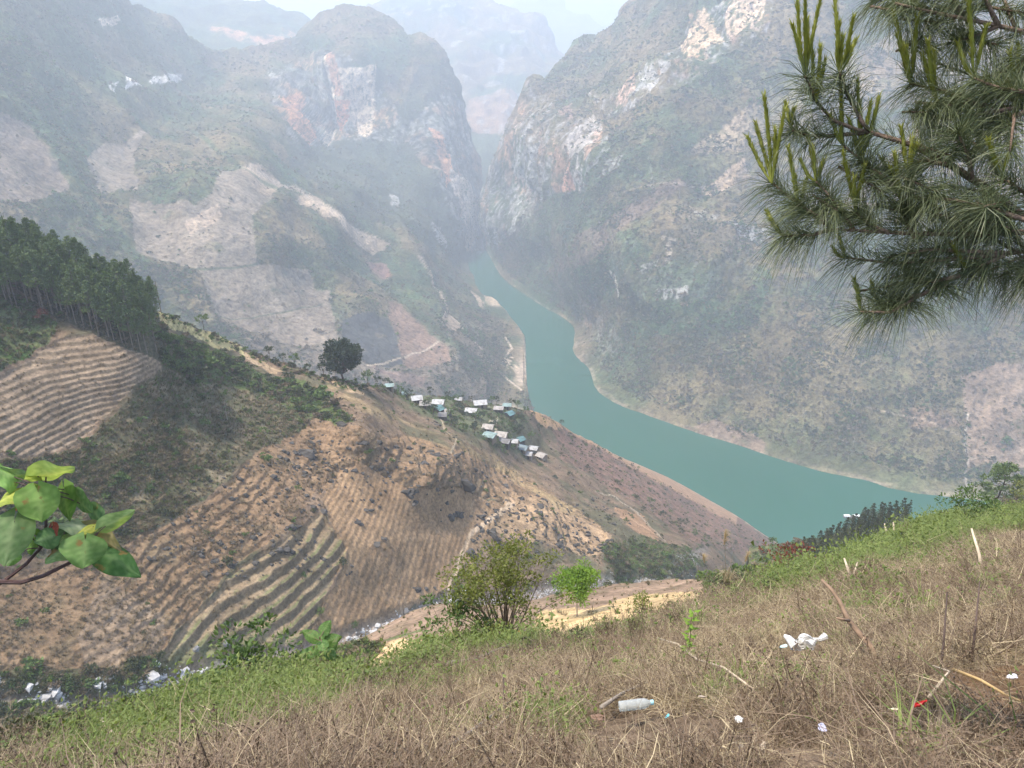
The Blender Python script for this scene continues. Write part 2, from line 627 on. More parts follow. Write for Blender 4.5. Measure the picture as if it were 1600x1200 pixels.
# hedge lines and gullies with greener growth
for pts, w_ in [([(500, 370), (560, 420), (620, 470), (690, 540), (740, 590)], 9), ([(290, 215), (380, 268), (470, 340), (560, 400)], 3),
                ([(55, 170), (70, 260), (110, 300), (200, 400), (230, 430)], 7), ([(280, 440), (330, 430), (400, 415)], 2), ([(330, 512), (400, 500), (500, 480)], 1.2)]:
    col = mix(col, rgb(0.06, 0.095, 0.04), sstep(w_ * 1.3, w_ * 0.5, line_dist(px + wob * 0.5, py + wob2 * 0.5, pts)) * 0.75)
L_cov = np.clip(1 - fm, 0.04, 1) * (1 - 0.8 * cl_poly)
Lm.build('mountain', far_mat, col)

# ---- its foot beyond column 757 (the long nose along the river)
FT = [(700, 385), (757, 430), (762, 452), (770, 467), (790, 487), (806, 508), (817, 525), (820, 545), (819, 580), (823, 620), (835, 650), (850, 690)]
f_ctrl = [c for c in L_CTRL if c[0] > 540 and c[1] > 340] + [(850, 690, 780), (830, 630, 840), (757, 425, 1560)]
Ln = Layer(f_ctrl, ramp_cols((752, 850, 1.0)), [(752, 425)] + FT[1:], [(752, 700), (850, 720)], 190, 60, 6, 1.2)
relief(Ln, [(26, 260, 3, True, (1, 1, 1), 1, None), (7, 90, 4, True, (1, 1, 0.3), 2, None), (9, 40, 4, False, (1, 1, 0.6), 3, None), (3.0, 9, 3, False, (1, 1, 1), 4, None)])
n1 = fbm(Ln.P, 120, 4, 0.6, 6)
n2 = fbm(Ln.P, 25, 4, 0.6, 7)
n3 = fbm(Ln.P, 8, 3, 0.6, 8)
col = mix(np.broadcast_to(SCRUB, Ln.P.shape), SCRUB_BROWN, sstep(-0.25, 0.2, n1 + 0.4 * n2))
col = mix(col, SCRUB_GREEN, sstep(0.05, 0.3, -n1 + 0.5 * n2))
w1 = n2 * 4
for poly, c in [([(784, 565), (800, 558), (824, 575), (824, 608), (802, 590)], SAND), ([(745, 460), (757, 470), (758, 487), (748, 480)], SAND)]:
    col = mix(col, c, poly_mask(Ln.px + w1, Ln.py + w1, poly) * sstep(-0.4, 0.0, np.sin(Ln.P[..., 2] * 1.1 + 3 * n2) + 0.2))
for pts in [[(790, 530), (800, 545), (788, 560), (798, 575), (820, 590)], [(752, 555), (790, 592), (815, 612)]]:
    col = mix(col, rgb(0.45, 0.36, 0.27), sstep(2.0, 0.8, line_dist(Ln.px + w1, Ln.py + w1, pts)))
col = mix(col, SAND, sstep(5, 1.5, Ln.P[..., 2] - RIVER_Z))
Ln.build('mountain_foot', far_mat, col)

# ---- plateau hills behind it
Lb = Layer([(150, -60, 2600), (300, 100, 2300), (500, 90, 2450), (485, 45, 2900), (400, 0, 2900), (280, -10, 2800), (420, 80, 2500), (350, 50, 2600)],
           ramp_cols((120, 515, 2.5)), [(120, -80), (150, -60), (220, -25), (300, -14), (350, -6), (372, -3), (395, 0), (412, 3), (420, 8), (432, 12), (440, 22), (447, 28), (455, 26), (463, 28), (472, 36), (482, 48), (490, 58), (515, 75)],
           [(120, 120), (515, 120)], 70, 600, 8, 0.5)
relief(Lb, [(45, 260, 4, True, (1, 1, 1), 12, sstep(110, 30, Lb.py)), (12, 60, 4, False, (1, 1, 0.5), 13, None)])
n1 = fbm(Lb.P, 140, 4, 0.6, 14)
n2 = fbm(Lb.P, 40, 4, 0.6, 15)
col = mix(np.broadcast_to(SCRUB_GREEN, Lb.P.shape), SCRUB, sstep(-0.2, 0.2, n1))
col = mix(col, rgb(0.5, 0.27, 0.15), sstep(8, 2, line_dist(Lb.px + n2 * 12, Lb.py + n2 * 10, [(335, 55), (375, 65), (410, 72), (470, 66)])) * sstep(-0.3, 0.1, n2) * 0.9)
col = mix(col, rgb(0.6, 0.4, 0.26), poly_mask(Lb.px, Lb.py, [(450, 70), (485, 58), (500, 62), (480, 75)]) * 0.7)
Lb.build('plateau_hills', far_mat, col)

# ---- mountain right of the gorge
R_TOP = [(735, 400), (752, 326), (760, 312), (772, 292), (784, 262), (791, 250), (797, 228), (803, 215), (812, 185), (822, 155), (828, 140), (832, 129), (842, 126), (852, 130), (862, 118),
         (872, 110), (878, 104), (885, 100), (893, 92), (898, 82), (906, 74), (914, 69), (922, 68), (930, 73), (936, 80), (945, 72), (958, 52), (966, 38), (976, 20), (984, 9), (992, 4), (1000, 9), (1006, 8),
         (1014, -4), (1040, -30), (1200, -90), (1600, -150), (1900, -180)]
R_CTRL = [(1600, 790, 608), (1600, 600, 722), (1600, 300, 958), (1600, 50, 1229), (1600, -150, 1529), (1900, 830, 560), (1900, 500, 800), (1900, 200, 1050), (1900, -180, 1500),
          (1350, 750, 660), (1350, 600, 751), (1350, 450, 857), (1350, 300, 983), (1350, 100, 1184), (1350, -110, 1450),
          (1100, 680, 765), (1100, 500, 884), (1100, 300, 1042), (1100, 200, 1132), (1100, 50, 1330), (1100, -60, 1450),
          (930, 603, 915), (930, 400, 1070), (930, 250, 1197), (930, 150, 1480), (925, 78, 1750),
          (1000, 645, 828), (1000, 450, 957), (1000, 300, 1073), (1000, 150, 1270), (1000, 8, 1700),
          (850, 483, 1284), (850, 300, 1444), (850, 125, 1640), (790, 440, 1482), (790, 350, 1540), (790, 255, 1620), (755, 372, 1880), (752, 330, 1950),
          (898, 548, 1055), (900, 510, 1170), (925, 575, 980), (870, 400, 1330), (960, 400, 1030), (1520, 772, 627), (1250, 725, 693),
          (735, 470, 1500), (790, 500, 1350), (900, 660, 850), (1100, 740, 720), (1350, 820, 600), (1900, 900, 500), (850, 540, 1180), (1600, 860, 560),
          (1060, 420, 930), (1150, 380, 960)]
R_BOT = [(735, 460), (790, 500), (850, 545), (880, 600), (900, 650), (1000, 720), (1100, 745), (1250, 790), (1400, 840), (1600, 860), (1900, 900)]
Rm = Layer(R_CTRL, ramp_cols((735, 1010, 1.5), (1012, 1640, 2.2), (1645, 1860, 6)), R_TOP, R_BOT, 400, 500, 12, 0.3)
px, py = Rm.px, Rm.py
P0 = Rm.P.copy()
wob = fbm(P0, 60, 3, 0.6, 22) * 10
wob2 = fbm(P0, 60, 3, 0.6, 25) * 10
rc = [([(752, 330), (800, 215), (830, 135), (870, 170), (900, 200), (950, 195), (960, 240), (930, 305), (890, 305), (850, 320), (790, 380), (750, 390)], 1),
      ([(930, 170), (1050, 115), (1085, 30), (1130, 0), (1210, -10), (1200, 60), (1150, 90), (1110, 130), (1000, 175), (960, 190)], 1),
      ([(970, 400), (1090, 320), (1210, 330), (1210, 410), (1100, 470), (1040, 480), (990, 470)], 0.22), ([(895, 510), (960, 480), (985, 540), (930, 590), (900, 570)], 0.5),
      ([(1080, 290), (1200, 250), (1230, 300), (1130, 320)], 0.3)]
cl = np.zeros(px.shape)
for poly, w_ in rc:
    cl = np.maximum(cl, w_ * poly_mask(px + wob * 1.5, py + wob2 * 1.5, poly))
low = sstep(420, 640, py)
clb = blur(cl, 10)
relief(Rm, [(24, 330, 3, True, (1, 1, 1), 21, 1 - 0.4 * low), (20, 100, 4, True, (1, 1, 0.35), 22, 0.4 + 0.7 * clb - 0.2 * low), (8, 38, 4, False, (1, 1, 0.6), 23, None), (2.6, 9, 3, False, (1, 1, 1), 24, None)])
nn = Rm.normals()
steep = sstep(0.6, 0.25, nn[..., 2])
n1 = fbm(P0, 130, 4, 0.6, 26)
n2 = fbm(P0, 26, 4, 0.6, 27)
n3 = fbm(P0, 8, 3, 0.6, 28, squash=(1, 1, 0.35))
col = np.broadcast_to(SCRUB, P0.shape).copy()
col = mix(col, SCRUB_BROWN, sstep(-0.2, 0.25, n1 + 0.4 * n2))
dry = rgb(0.175, 0.145, 0.078)
col = mix(col, dry, low * sstep(940, 1080, px) * sstep(-0.4, 0.1, n2 + 0.3 * n1) * 0.8)
col = mix(col, rgb(0.075, 0.105, 0.05), sstep(0.02, 0.3, -n1 + 0.6 * n2) * (1 - 0.5 * low))
greens = [([(920, 600), (960, 540), (1000, 500), (1040, 480), (1130, 470), (1200, 430), (1190, 520), (1110, 520), (1030, 520), (990, 545), (950, 600)], 0.85),
          ([(800, 430), (870, 440), (930, 400), (1000, 370), (1030, 400), (960, 460), (900, 500), (840, 480)], 0.7),
          ([(1050, 270), (1200, 190), (1300, 200), (1180, 280), (1100, 300)], 0.4)]
for poly, w_ in greens:
    col = mix(col, rgb(0.055, 0.10, 0.04), poly_mask(px + wob * 2, py + wob2 * 2, poly) * w_ * sstep(-0.35, 0.15, n2))
for poly, c, w_ in [([(860, 430), (930, 380), (1000, 325), (1060, 290), (1075, 300), (1000, 360), (960, 395), (880, 432)], rgb(0.18, 0.13, 0.10), 0.8),
                    ([(1500, 592), (1560, 575), (1660, 575), (1700, 750), (1600, 740), (1540, 725), (1510, 740)], rgb(0.29, 0.205, 0.15), 0.85),
                    ([(1400, 640), (1480, 640), (1500, 670), (1420, 670)], rgb(0.28, 0.18, 0.14), 0.6),
                    ([(1120, 655), (1200, 690), (1190, 712), (1110, 690), (1060, 670)], rgb(0.25, 0.17, 0.13), 0.7),
                    ([(1095, 295), (1160, 258), (1170, 285), (1110, 312)], rgb(0.40, 0.29, 0.2), 0.8),
                    ([(1070, 250), (1250, 130), (1420, 60), (1600, 20), (1600, 140), (1300, 200), (1160, 250)], rgb(0.36, 0.27, 0.19), 0.6),
                    ([(1150, 140), (1330, 90), (1330, 150), (1200, 200)], rgb(0.22, 0.22, 0.11), 0.5),
                    ([(1600, 100), (1600, 330), (1300, 330), (1420, 220)], rgb(0.36, 0.24, 0.18), 0.55)]:
    col = mix(col, np.broadcast_to(c, P0.shape) * (1 + 0.3 * n3[..., None]), poly_mask(px + wob, py + wob2, poly) * w_ * sstep(-0.5, -0.1, n2))
rock = cliff_colour(P0, 29)
col = mix(col, rock, np.clip(cl * sstep(-0.1, 0.2, n3 + 0.5 * n2 + 0.2 * steep - 0.1), 0, 1) * 0.8)
for poly, c, w_ in [
    ([(1072, 95), (1080, 60), (1092, 40), (1105, 12), (1118, 40), (1128, 60), (1134, 75), (1110, 92), (1085, 108)], rgb(0.72, 0.52, 0.33), 0.9),
    ([(1140, 5), (1165, 0), (1195, 5), (1192, 40), (1165, 55), (1150, 65), (1140, 70)], rgb(0.66, 0.48, 0.33), 0.8),
    ([(905, 225), (912, 215), (935, 190), (950, 215), (935, 260), (925, 300), (905, 302)], rgb(0.55, 0.50, 0.45), 0.8),
    ([(904, 255), (916, 250), (918, 300), (904, 302)], rgb(0.55, 0.27, 0.16), 0.85),
    ([(938, 215), (952, 215), (950, 245), (935, 262)], rgb(0.5, 0.3, 0.2), 0.7),
    ([(975, 150), (1000, 128), (1002, 150), (985, 175), (972, 178)], rgb(0.55, 0.36, 0.26), 0.8),
    ([(1005, 130), (1030, 120), (1035, 145), (1022, 165), (1010, 150)], ROCK, 0.8),
    ([(1035, 120), (1055, 118), (1056, 132), (1038, 135)], ROCK, 0.8),
    ([(885, 175), (905, 180), (905, 200), (888, 200)], rgb(0.5, 0.32, 0.25), 0.6),
    ([(960, 262), (985, 255), (980, 272), (955, 285)], ROCK, 0.6),
    ([(1120, 352), (1140, 362), (1200, 366), (1205, 380), (1180, 390), (1145, 383), (1140, 372)], ROCK, 0.9),
    ([(1042, 385), (1060, 388), (1050, 420), (1045, 415)], rgb(0.5, 0.42, 0.33), 0.8),
    ([(970, 423), (978, 428), (987, 458), (982, 463), (974, 440)], rgb(0.6, 0.55, 0.47), 0.95),
    ([(1036, 452), (1080, 452), (1078, 465), (1055, 470), (1040, 464)], ROCK, 0.85),
    ([(1012, 418), (1035, 412), (1030, 425), (1015, 430)], ROCK, 0.6),
    ([(1080, 340), (1120, 345), (1115, 360), (1085, 356)], ROCK, 0.5),
    ([(1020, 260), (1030, 330), (1025, 330)], ROCK, 0.3),
    ([(800, 310), (850, 300), (850, 330), (815, 365)], ROCK, 0.35)]:
    col = mix(col, c, poly_mask(px + wob * 0.6, py + wob2 * 0.6, poly) * sstep(-0.3, 0.0, n3 + 0.3 * n2) * w_)
col = mix(col, rgb(0.5, 0.43, 0.36), sstep(2.2, 0.8, line_dist(px + wob * 0.3, py + wob2 * 0.3, [(1508, 652), (1504, 690), (1512, 720), (1508, 745), (1513, 765)])) * 0.9)
for pts in [[(1350, 642), (1430, 655), (1500, 685)], [(1500, 720), (1560, 714), (1600, 705)], [(985, 312), (1030, 300), (1085, 298)]]:
    col = mix(col, rgb(0.42, 0.33, 0.25), sstep(1.5, 0.6, line_dist(px + wob * 0.3, py + wob2 * 0.3, pts)) * 0.7)
shore_h = P0[..., 2] - RIVER_Z
col = mix(col, SAND, sstep(4.5, 2.5, Rm.P[..., 2] - RIVER_Z + 5 * n2) * (0.05 + 0.5 * sstep(-0.1, 0.35, n2)))
R_cov = np.clip(1 - cl * 0.8, 0, 1)
R_cov[poly_mask(px, py, [(1500, 592), (1560, 575), (1660, 575), (1700, 750), (1600, 740), (1540, 725), (1510, 740)])] *= 0.1
Rm.build('mountain', far_mat, col)

# ---- mountains at the back of the gorge
Ca = Layer([(560, 60, 3600), (640, 25, 3700), (690, 4, 3800), (755, 10, 3800), (850, 65, 3700), (950, 150, 3600), (700, 150, 3100), (770, 230, 2800), (770, 275, 2550), (770, 345, 2250),
            (600, 345, 2300), (940, 345, 2300), (850, 200, 3000), (730, 300, 2450)],
           ramp_cols((560, 980, 2.0)), [(560, 55), (580, 34), (605, 24), (625, 21), (640, 19), (665, 9), (690, 3), (712, 6), (735, 10), (748, 9), (756, 12), (775, 22), (800, 32), (822, 48), (850, 68), (870, 85), (890, 98), (920, 118), (950, 145), (980, 170)],
           [(560, 345), (980, 345)], 150, 900, 10, 0.5)
relief(Ca, [(90, 500, 3, True, (1, 1, 1), 31, None), (35, 150, 4, True, (1, 1, 0.4), 32, None), (12, 50, 4, False, (1, 1, 0.5), 33, None)])
n1 = fbm(Ca.P, 200, 4, 0.6, 34)
n2 = fbm(Ca.P, 50, 4, 0.6, 35, squash=(1, 1, 0.4))
col = mix(np.broadcast_to(SCRUB_GREEN, Ca.P.shape), SCRUB_BROWN, sstep(-0.2, 0.2, n1))
col = mix(col, rgb(0.4, 0.24, 0.16), poly_mask(Ca.px + n2 * 15, Ca.py + n2 * 15, [(720, 190), (800, 170), (820, 220), (790, 245), (735, 240)]) * 0.6)
col = mix(col, ROCK, sstep(0.15, 0.35, n2) * 0.6)
col = mix(col, rgb(0.07, 0.10, 0.045), sstep(238, 255, Ca.py + n2 * 10) * 0.8)
Ca.build('back_mountain', far_mat, col)
Cb = Layer([(760, 60, 5600), (850, 5, 6000), (950, 60, 5800), (1100, 60, 5600), (760, 180, 4600), (950, 180, 4600), (1100, 180, 4600)],
           ramp_cols((745, 1100, 3.0)), [(745, 60), (790, 34), (805, 24), (820, 16), (838, 9), (850, 7), (865, 14), (885, 34), (910, 52), (935, 66), (960, 60), (1000, 48), (1040, 36), (1100, 40)],
           [(745, 190), (1100, 190)], 60, 1200, 8, 0.5)
relief(Cb, [(110, 700, 3, True, (1, 1, 1), 41, None), (40, 200, 4, True, (1, 1, 0.5), 42, None)])
Cb.build('back_mountain', far_mat, np.broadcast_to(SCRUB, Cb.P.shape) + rgb(0.02, 0.02, 0.01))
Cc = Layer([(300, 20, 8000), (450, 10, 8200), (700, 0, 8500), (1000, 0, 8500), (300, 90, 6800), (700, 90, 6800), (1000, 90, 6800)],
           ramp_cols((280, 1100, 5.0)), [(280, 10), (380, 4), (420, 8), (446, 12), (470, 9), (495, 5), (520, 4), (545, 2), (560, 5), (600, 6), (640, -3), (700, -8), (850, -14), (900, -16), (960, 0), (1000, -6), (1100, -10)],
           [(280, 95), (1100, 95)], 40, 1500, 6, 0.4)
relief(Cc, [(120, 900, 3, True, (1, 1, 1), 51, None), (40, 250, 4, True, (1, 1, 0.5), 52, None)])
Cc.build('far_range', far_mat, np.broadcast_to(SCRUB, Cc.P.shape))
# ---- the hillside in the middle ground: pine wood, terraced fields, village slope, gully
M_TOP = [(-260, 330), (0, 402), (60, 422), (120, 450), (180, 474), (240, 487), (300, 506), (350, 530), (400, 552), (450, 575), (500, 590), (560, 602),
         (620, 612), (700, 622), (780, 632), (830, 641), (860, 655), (900, 678), (950, 706), (1000, 735), (1060, 768), (1130, 806), (1180, 832), (1205, 842), (1260, 862)]
M_BOT = [(-260, 1230), (0, 1200), (150, 1180), (300, 1130), (420, 1090), (600, 1060), (700, 1030), (850, 1010), (1000, 980), (1100, 960), (1200, 930), (1260, 930)]
MH = [(-260, 1130, 80), (0, 1090, 88), (150, 1085, 93), (240, 1075, 96), (300, 1040, 98), (420, 1020, 104), (500, 1000, 108), (600, 970, 116), (700, 935, 125), (850, 920, 138),
      (1000, 905, 155), (1070, 880, 172),
      (600, 850, 106), (600, 750, 98), (600, 680, 92), (580, 640, 88), (500, 590, 90), (620, 612, 123), (740, 640, 145), (830, 641, 166), (830, 715, 165), (1000, 735, 262), (1130, 806, 345),
      (1205, 842, 400), (900, 678, 212), (450, 850, 92.5), (250, 1040, 94), (300, 850, 86.5), (150, 900, 83.5), (0, 1030, 85), (0, 900, 79), (0, 750, 67), (0, 600, 56), (0, 480, 45.5), (0, 402, 37.5),
      (100, 500, 49.5), (240, 540, 57), (240, 487, 54), (250, 700, 74), (150, 650, 66), (400, 650, 82), (400, 552, 82), (320, 512, 69), (700, 800, 114), (700, 700, 104), (710, 670, 121),
      (770, 730, 130), (850, 775, 140), (960, 830, 152), (1060, 870, 164), (800, 850, 128), (900, 870, 142), (950, 780, 185), (1080, 820, 260), (1130, 860, 250), (1190, 855, 360),
      (-260, 900, 66), (-260, 700, 54), (-260, 500, 40), (-260, 330, 25), (-260, 1230, 82), (0, 1200, 88), (300, 1130, 99), (600, 1060, 116), (850, 1010, 138), (1100, 960, 190), (1240, 930, 300), (1260, 862, 420),
      (420, 750, 86), (500, 700, 90), (330, 600, 74)]
Mm = Layer([(x, y, float(fwd(y, h))) for x, y, h in MH], reg=3e-3, cols=ramp_cols((-260, -10, 5), (-8, 1230, 1.55)), top=M_TOP, bottom=M_BOT, rows=400, back=260, back_rows=10, back_slope=0.55)
px, py = Mm.px, Mm.py
P0 = Mm.P.copy()
w1 = fbm(P0, 14, 3, 0.6, 61)
w2 = fbm(P0, 14, 3, 0.6, 62)
w3 = fbm(P0, 3.0, 3, 0.6, 63)
qx, qy = px + w1 * 12 + w3 * 5, py + w2 * 12 + w3 * 3
near = sstep(560, 660, py)
A_POLY = [(-260, 640), (0, 588), (70, 545), (150, 520), (200, 530), (252, 560), (250, 575), (205, 610), (120, 690), (60, 712), (-20, 705), (-260, 760)]
B_POLY = [(60, 715), (125, 695), (250, 580), (330, 560), (430, 610), (500, 650), (440, 690), (390, 700), (330, 770), (230, 830), (150, 880), (-60, 860), (-60, 730)]
C_POLY = [(235, 515), (330, 545), (420, 590), (480, 600), (510, 625), (548, 655), (520, 665), (470, 650), (400, 610), (300, 595), (250, 565)]
D_POLY = [(-260, 900), (0, 890), (150, 880), (235, 830), (330, 775), (400, 705), (470, 665), (560, 665), (640, 690), (540, 700), (500, 760), (440, 830), (350, 900), (300, 960), (230, 1040), (100, 1045), (-260, 1060)]
E_POLY = [(232, 1050), (300, 960), (370, 890), (445, 840), (500, 800), (545, 860), (520, 905), (500, 960), (470, 1000), (390, 1010), (300, 1045)]
G_POLY = [(500, 780), (560, 720), (640, 760), (720, 760), (790, 790), (760, 830), (705, 915), (600, 965), (520, 1000), (500, 960), (545, 870)]
K_POLY = [(430, 690), (520, 668), (640, 680), (760, 720), (860, 770), (950, 830), (960, 865), (870, 860), (800, 790), (720, 760), (640, 760), (560, 720), (500, 770)]
O_POLY = [(800, 770), (870, 780), (960, 835), (960, 865), (900, 870), (840, 850), (770, 850), (720, 890), (740, 830)]
A, B, Cz, D, E_, G, K, O = [poly_mask(qx, qy, p).astype(float) for p in (A_POLY, B_POLY, C_POLY, D_POLY, E_POLY, G_POLY, K_POLY, O_POLY)]
FOREST = poly_mask(qx, qy, [(-260, 380), (0, 440), (90, 500), (150, 522), (255, 565), (262, 480), (200, 460), (0, 390), (-260, 320)]).astype(float)
PALE = poly_mask(qx, qy, [(240, 484), (262, 488), (330, 520), (380, 545), (385, 556), (345, 545), (300, 520), (262, 515), (246, 505)]).astype(float)


def terrace(z, step, warp, tread=0.62):
    s = z / step + warp
    f = np.floor(s)
    r = s - f
    t = np.where(r < tread, 0.22 * r / tread, 0.22 + 0.78 * sstep(0, 1, (r - tread) / (1 - tread)))
    return step * (f + t - warp), r


z0 = P0[..., 2]
n = Mm.normals()
n4t = fbm(P0, 22, 2, 0.5, 69) * 1.4
rough = fbm(P0, 30, 3, 0.5, 64) * 2.2 + fbm(P0, 7, 3, 0.5, 65, ridged=True) * 0.45 + w3 * 0.22
rough *= 0.25 + 0.75 * (1 - np.maximum.reduce([A, D, E_, G]) * 0.75)
rough *= sstep(1, 30, z0 - RIVER_Z) * 0.9 + 0.1
Mm.P = P0 + n * rough[..., None]
zz = Mm.P[..., 2].copy()
ta, ra = terrace(zz, 1.05, 0.7 * w1 + 0.2 * w3)
td, rd = terrace(zz, 1.25, 1.1 * w1 + 0.4 * w3 + 0.5 * fbm(P0, 40, 2, 0.5, 68), 0.72)
te, re_ = terrace(zz, 2.2, 0.45 * w1 + 0.12 * w3)
tk, rk = terrace(zz, 2.6, 1.3 * w1 + 0.3 * w3, 0.7)
zz = zz + (ta - zz) * A * np.clip(0.75 + 0.6 * n4t, 0.25, 1) + (td - zz) * D * (1 - A) * (1 - E_) * np.clip(0.4 + 0.9 * n4t, 0.06, 0.85) + (te - zz) * E_ + (tk - zz) * K * (1 - D) * 0.8
# furrows and clods of the hoed field
fur = np.sin((P0[..., 0] * 0.80 + P0[..., 1] * -0.1 + 0.5 * w1) * 2 * math.pi / 0.95)
zz = zz + 0.09 * fur * G + 0.16 * w3 * G
# gully
gd = line_dist(px, py, [(-260, 1130), (0, 1090), (120, 1098), (240, 1072), (310, 1040), (420, 1018), (510, 1000), (600, 970), (690, 938), (760, 932), (850, 920), (940, 908), (1010, 903), (1070, 880), (1100, 860)])
zz = zz - 1.6 * sstep(16, 5, gd) * sstep(1150, 1000, px)
Mm.P[..., 2] = zz
n2 = fbm(P0, 6, 3, 0.6, 66)
n4 = fbm(P0, 45, 3, 0.6, 67)
col = np.broadcast_to(rgb(0.19, 0.135, 0.09), P0.shape).copy()
col = mix(col, rgb(0.11, 0.10, 0.06), sstep(-0.1, 0.25, n4 + 0.5 * n2))
col = mix(col, SOIL, np.maximum(D, K) * (0.9 - 0.4 * sstep(0.0, 0.4, n2)))
col = mix(col, rgb(0.27, 0.18, 0.105), G)
col = mix(col, rgb(0.25, 0.17, 0.10), G * sstep(0.1, 0.5, w1 + n2))
col = mix(col, rgb(0.315, 0.22, 0.135), O * 0.9)
col = mix(col, rgb(0.245, 0.185, 0.13), A)
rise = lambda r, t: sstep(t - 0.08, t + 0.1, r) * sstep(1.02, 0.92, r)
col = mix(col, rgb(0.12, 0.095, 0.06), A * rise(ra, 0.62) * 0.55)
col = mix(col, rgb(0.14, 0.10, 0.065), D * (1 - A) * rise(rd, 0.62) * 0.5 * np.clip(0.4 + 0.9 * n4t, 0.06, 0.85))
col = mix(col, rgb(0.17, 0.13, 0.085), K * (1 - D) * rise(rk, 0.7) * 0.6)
col = mix(col, rgb(0.255, 0.19, 0.12), E_)
col = mix(col, rgb(0.15, 0.155, 0.07), E_ * sstep(0.5, 0.1, re_) * sstep(-0.2, 0.3, w1 + w3))
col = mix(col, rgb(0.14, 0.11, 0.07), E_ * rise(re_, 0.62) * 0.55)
tiltp = poly_mask(qx, qy, [(120, 1000), (150, 930), (170, 905), (260, 960), (255, 1000), (230, 1045), (130, 1040)])
col = mix(col, rgb(0.24, 0.18, 0.125), tiltp * 0.85)
bcol = mix(np.broadcast_to(rgb(0.11, 0.105, 0.06), P0.shape), rgb(0.19, 0.155, 0.10), sstep(-0.1, 0.4, n2 + 0.4 * w3))
bcol = mix(bcol, rgb(0.065, 0.085, 0.035), sstep(0.0, 0.35, -n4))
col = mix(col, bcol, B)
col = mix(col, rgb(0.085, 0.12, 0.035), Cz * 0.9)
grass = poly_mask(qx, qy, [(-260, 440), (0, 450), (90, 505), (75, 540), (0, 580), (-260, 640)])
col = mix(col, mix(np.broadcast_to(rgb(0.10, 0.12, 0.05), P0.shape), rgb(0.07, 0.12, 0.03), sstep(0, 0.3, n2)), grass)
col = mix(col, rgb(0.08, 0.075, 0.045), FOREST * (1 - PALE))
brt = poly_mask(qx, qy, [(-260, 330), (-260, 400), (0, 452), (100, 470), (120, 455), (0, 385)])
col = mix(col, rgb(0.22, 0.32, 0.05), brt * sstep(12, 0, py - np.interp(px, [t[0] for t in M_TOP], [t[1] for t in M_TOP]) - 12))
pale_rows = 0.5 + 0.5 * np.sin((px * 0.9 + py * 0.45) * 2 * math.pi / 9.0)
col = mix(col, mix(np.broadcast_to(rgb(0.42, 0.36, 0.18), P0.shape), rgb(0.24, 0.22, 0.10), sstep(0.6, 0.9, pale_rows) * sstep(345, 320, px) * 0.8), PALE)
pale2 = poly_mask(qx, qy, [(385, 548), (400, 556), (440, 585), (420, 585), (380, 560)]) | poly_mask(qx, qy, [(500, 592), (530, 594), (570, 612), (545, 612)])
col = mix(col, rgb(0.36, 0.26, 0.16), pale2)
ridge_l = sstep(10, 3, line_dist(qx, qy, [(520, 612), (600, 645), (680, 685), (760, 715), (850, 770), (900, 800)])) * sstep(-0.3, 0.1, w1)
col = mix(col, rgb(0.33, 0.245, 0.13), ridge_l * 0.7)
right = poly_mask(qx, qy, [(840, 642), (1205, 842), (1180, 870), (1080, 850), (1000, 790), (880, 720)])
col = mix(col, rgb(0.215, 0.125, 0.095), right * 0.8)
col = mix(col, rgb(0.12, 0.10, 0.07), right * sstep(0.0, 0.3, n2 + 0.5 * n4) * 0.8)
ob = sstep(4.5, 1.5, py - np.interp(px, [t[0] for t in M_TOP], [t[1] for t in M_TOP])) * (px > 828) * (px < 1150)
col = mix(col, rgb(0.40, 0.25, 0.15), np.clip(ob, 0, 1) * 0.8)
orange = poly_mask(qx, qy, [(832, 640), (860, 655), (880, 668), (860, 672), (838, 655)])
col = mix(col, rgb(0.45, 0.28, 0.15), orange)
vill = poly_mask(qx, qy, [(600, 605), (800, 628), (830, 650), (800, 690), (850, 725), (800, 712), (740, 680), (690, 668), (640, 640)])
col = mix(col, rgb(0.10, 0.115, 0.06), vill * 0.8)
og = poly_mask(qx, qy, [(960, 795), (1000, 805), (1030, 840), (1020, 850), (985, 830)])
col = mix(col, rgb(0.36, 0.22, 0.13), og * 0.8)
low_green = poly_mask(qx, qy, [(940, 850), (1010, 840), (1080, 860), (1100, 880), (1040, 900), (960, 905)])
col = mix(col, rgb(0.085, 0.10, 0.045), low_green * 0.8)
for pts, w_, c in [([(800, 788), (770, 808), (735, 835), (722, 868), (705, 912), (697, 935)], 4.2, rgb(0.50, 0.38, 0.26)), ([(765, 660), (775, 655), (778, 685), (760, 672)], 1.5, rgb(0.5, 0.42, 0.3)),
                   ([(688, 655), (695, 668), (712, 690), (705, 705)], 1.5, rgb(0.42, 0.33, 0.22)), ([(930, 768), (960, 775), (1010, 815), (1040, 845)], 0.9, rgb(0.36, 0.30, 0.22)), ([(790, 760), (800, 778), (800, 788)], 2, rgb(0.36, 0.25, 0.16)),
                   ([(250, 900), (252, 960)], 0.8, rgb(0.2, 0.14, 0.09))]:
    col = mix(col, c, sstep(w_ * 1.3, w_ * 0.6, line_dist(px + w3 * 3, py + w3 * 3, pts)) * 0.9)
col = mix(col, rgb(0.30, 0.28, 0.26), sstep(14, 4, gd) * sstep(1130, 1080, px) * 0.5)
bank = sstep(50, 24, gd) * sstep(9, 16, gd) * sstep(540, 380, px)
col = mix(col, rgb(0.12, 0.13, 0.06), bank * 0.8 * sstep(-0.3, 0.2, n2))
col = mix(col, SAND, sstep(3, 1, z0 - RIVER_Z))
Mm.build('hillside', mid_mat, col)
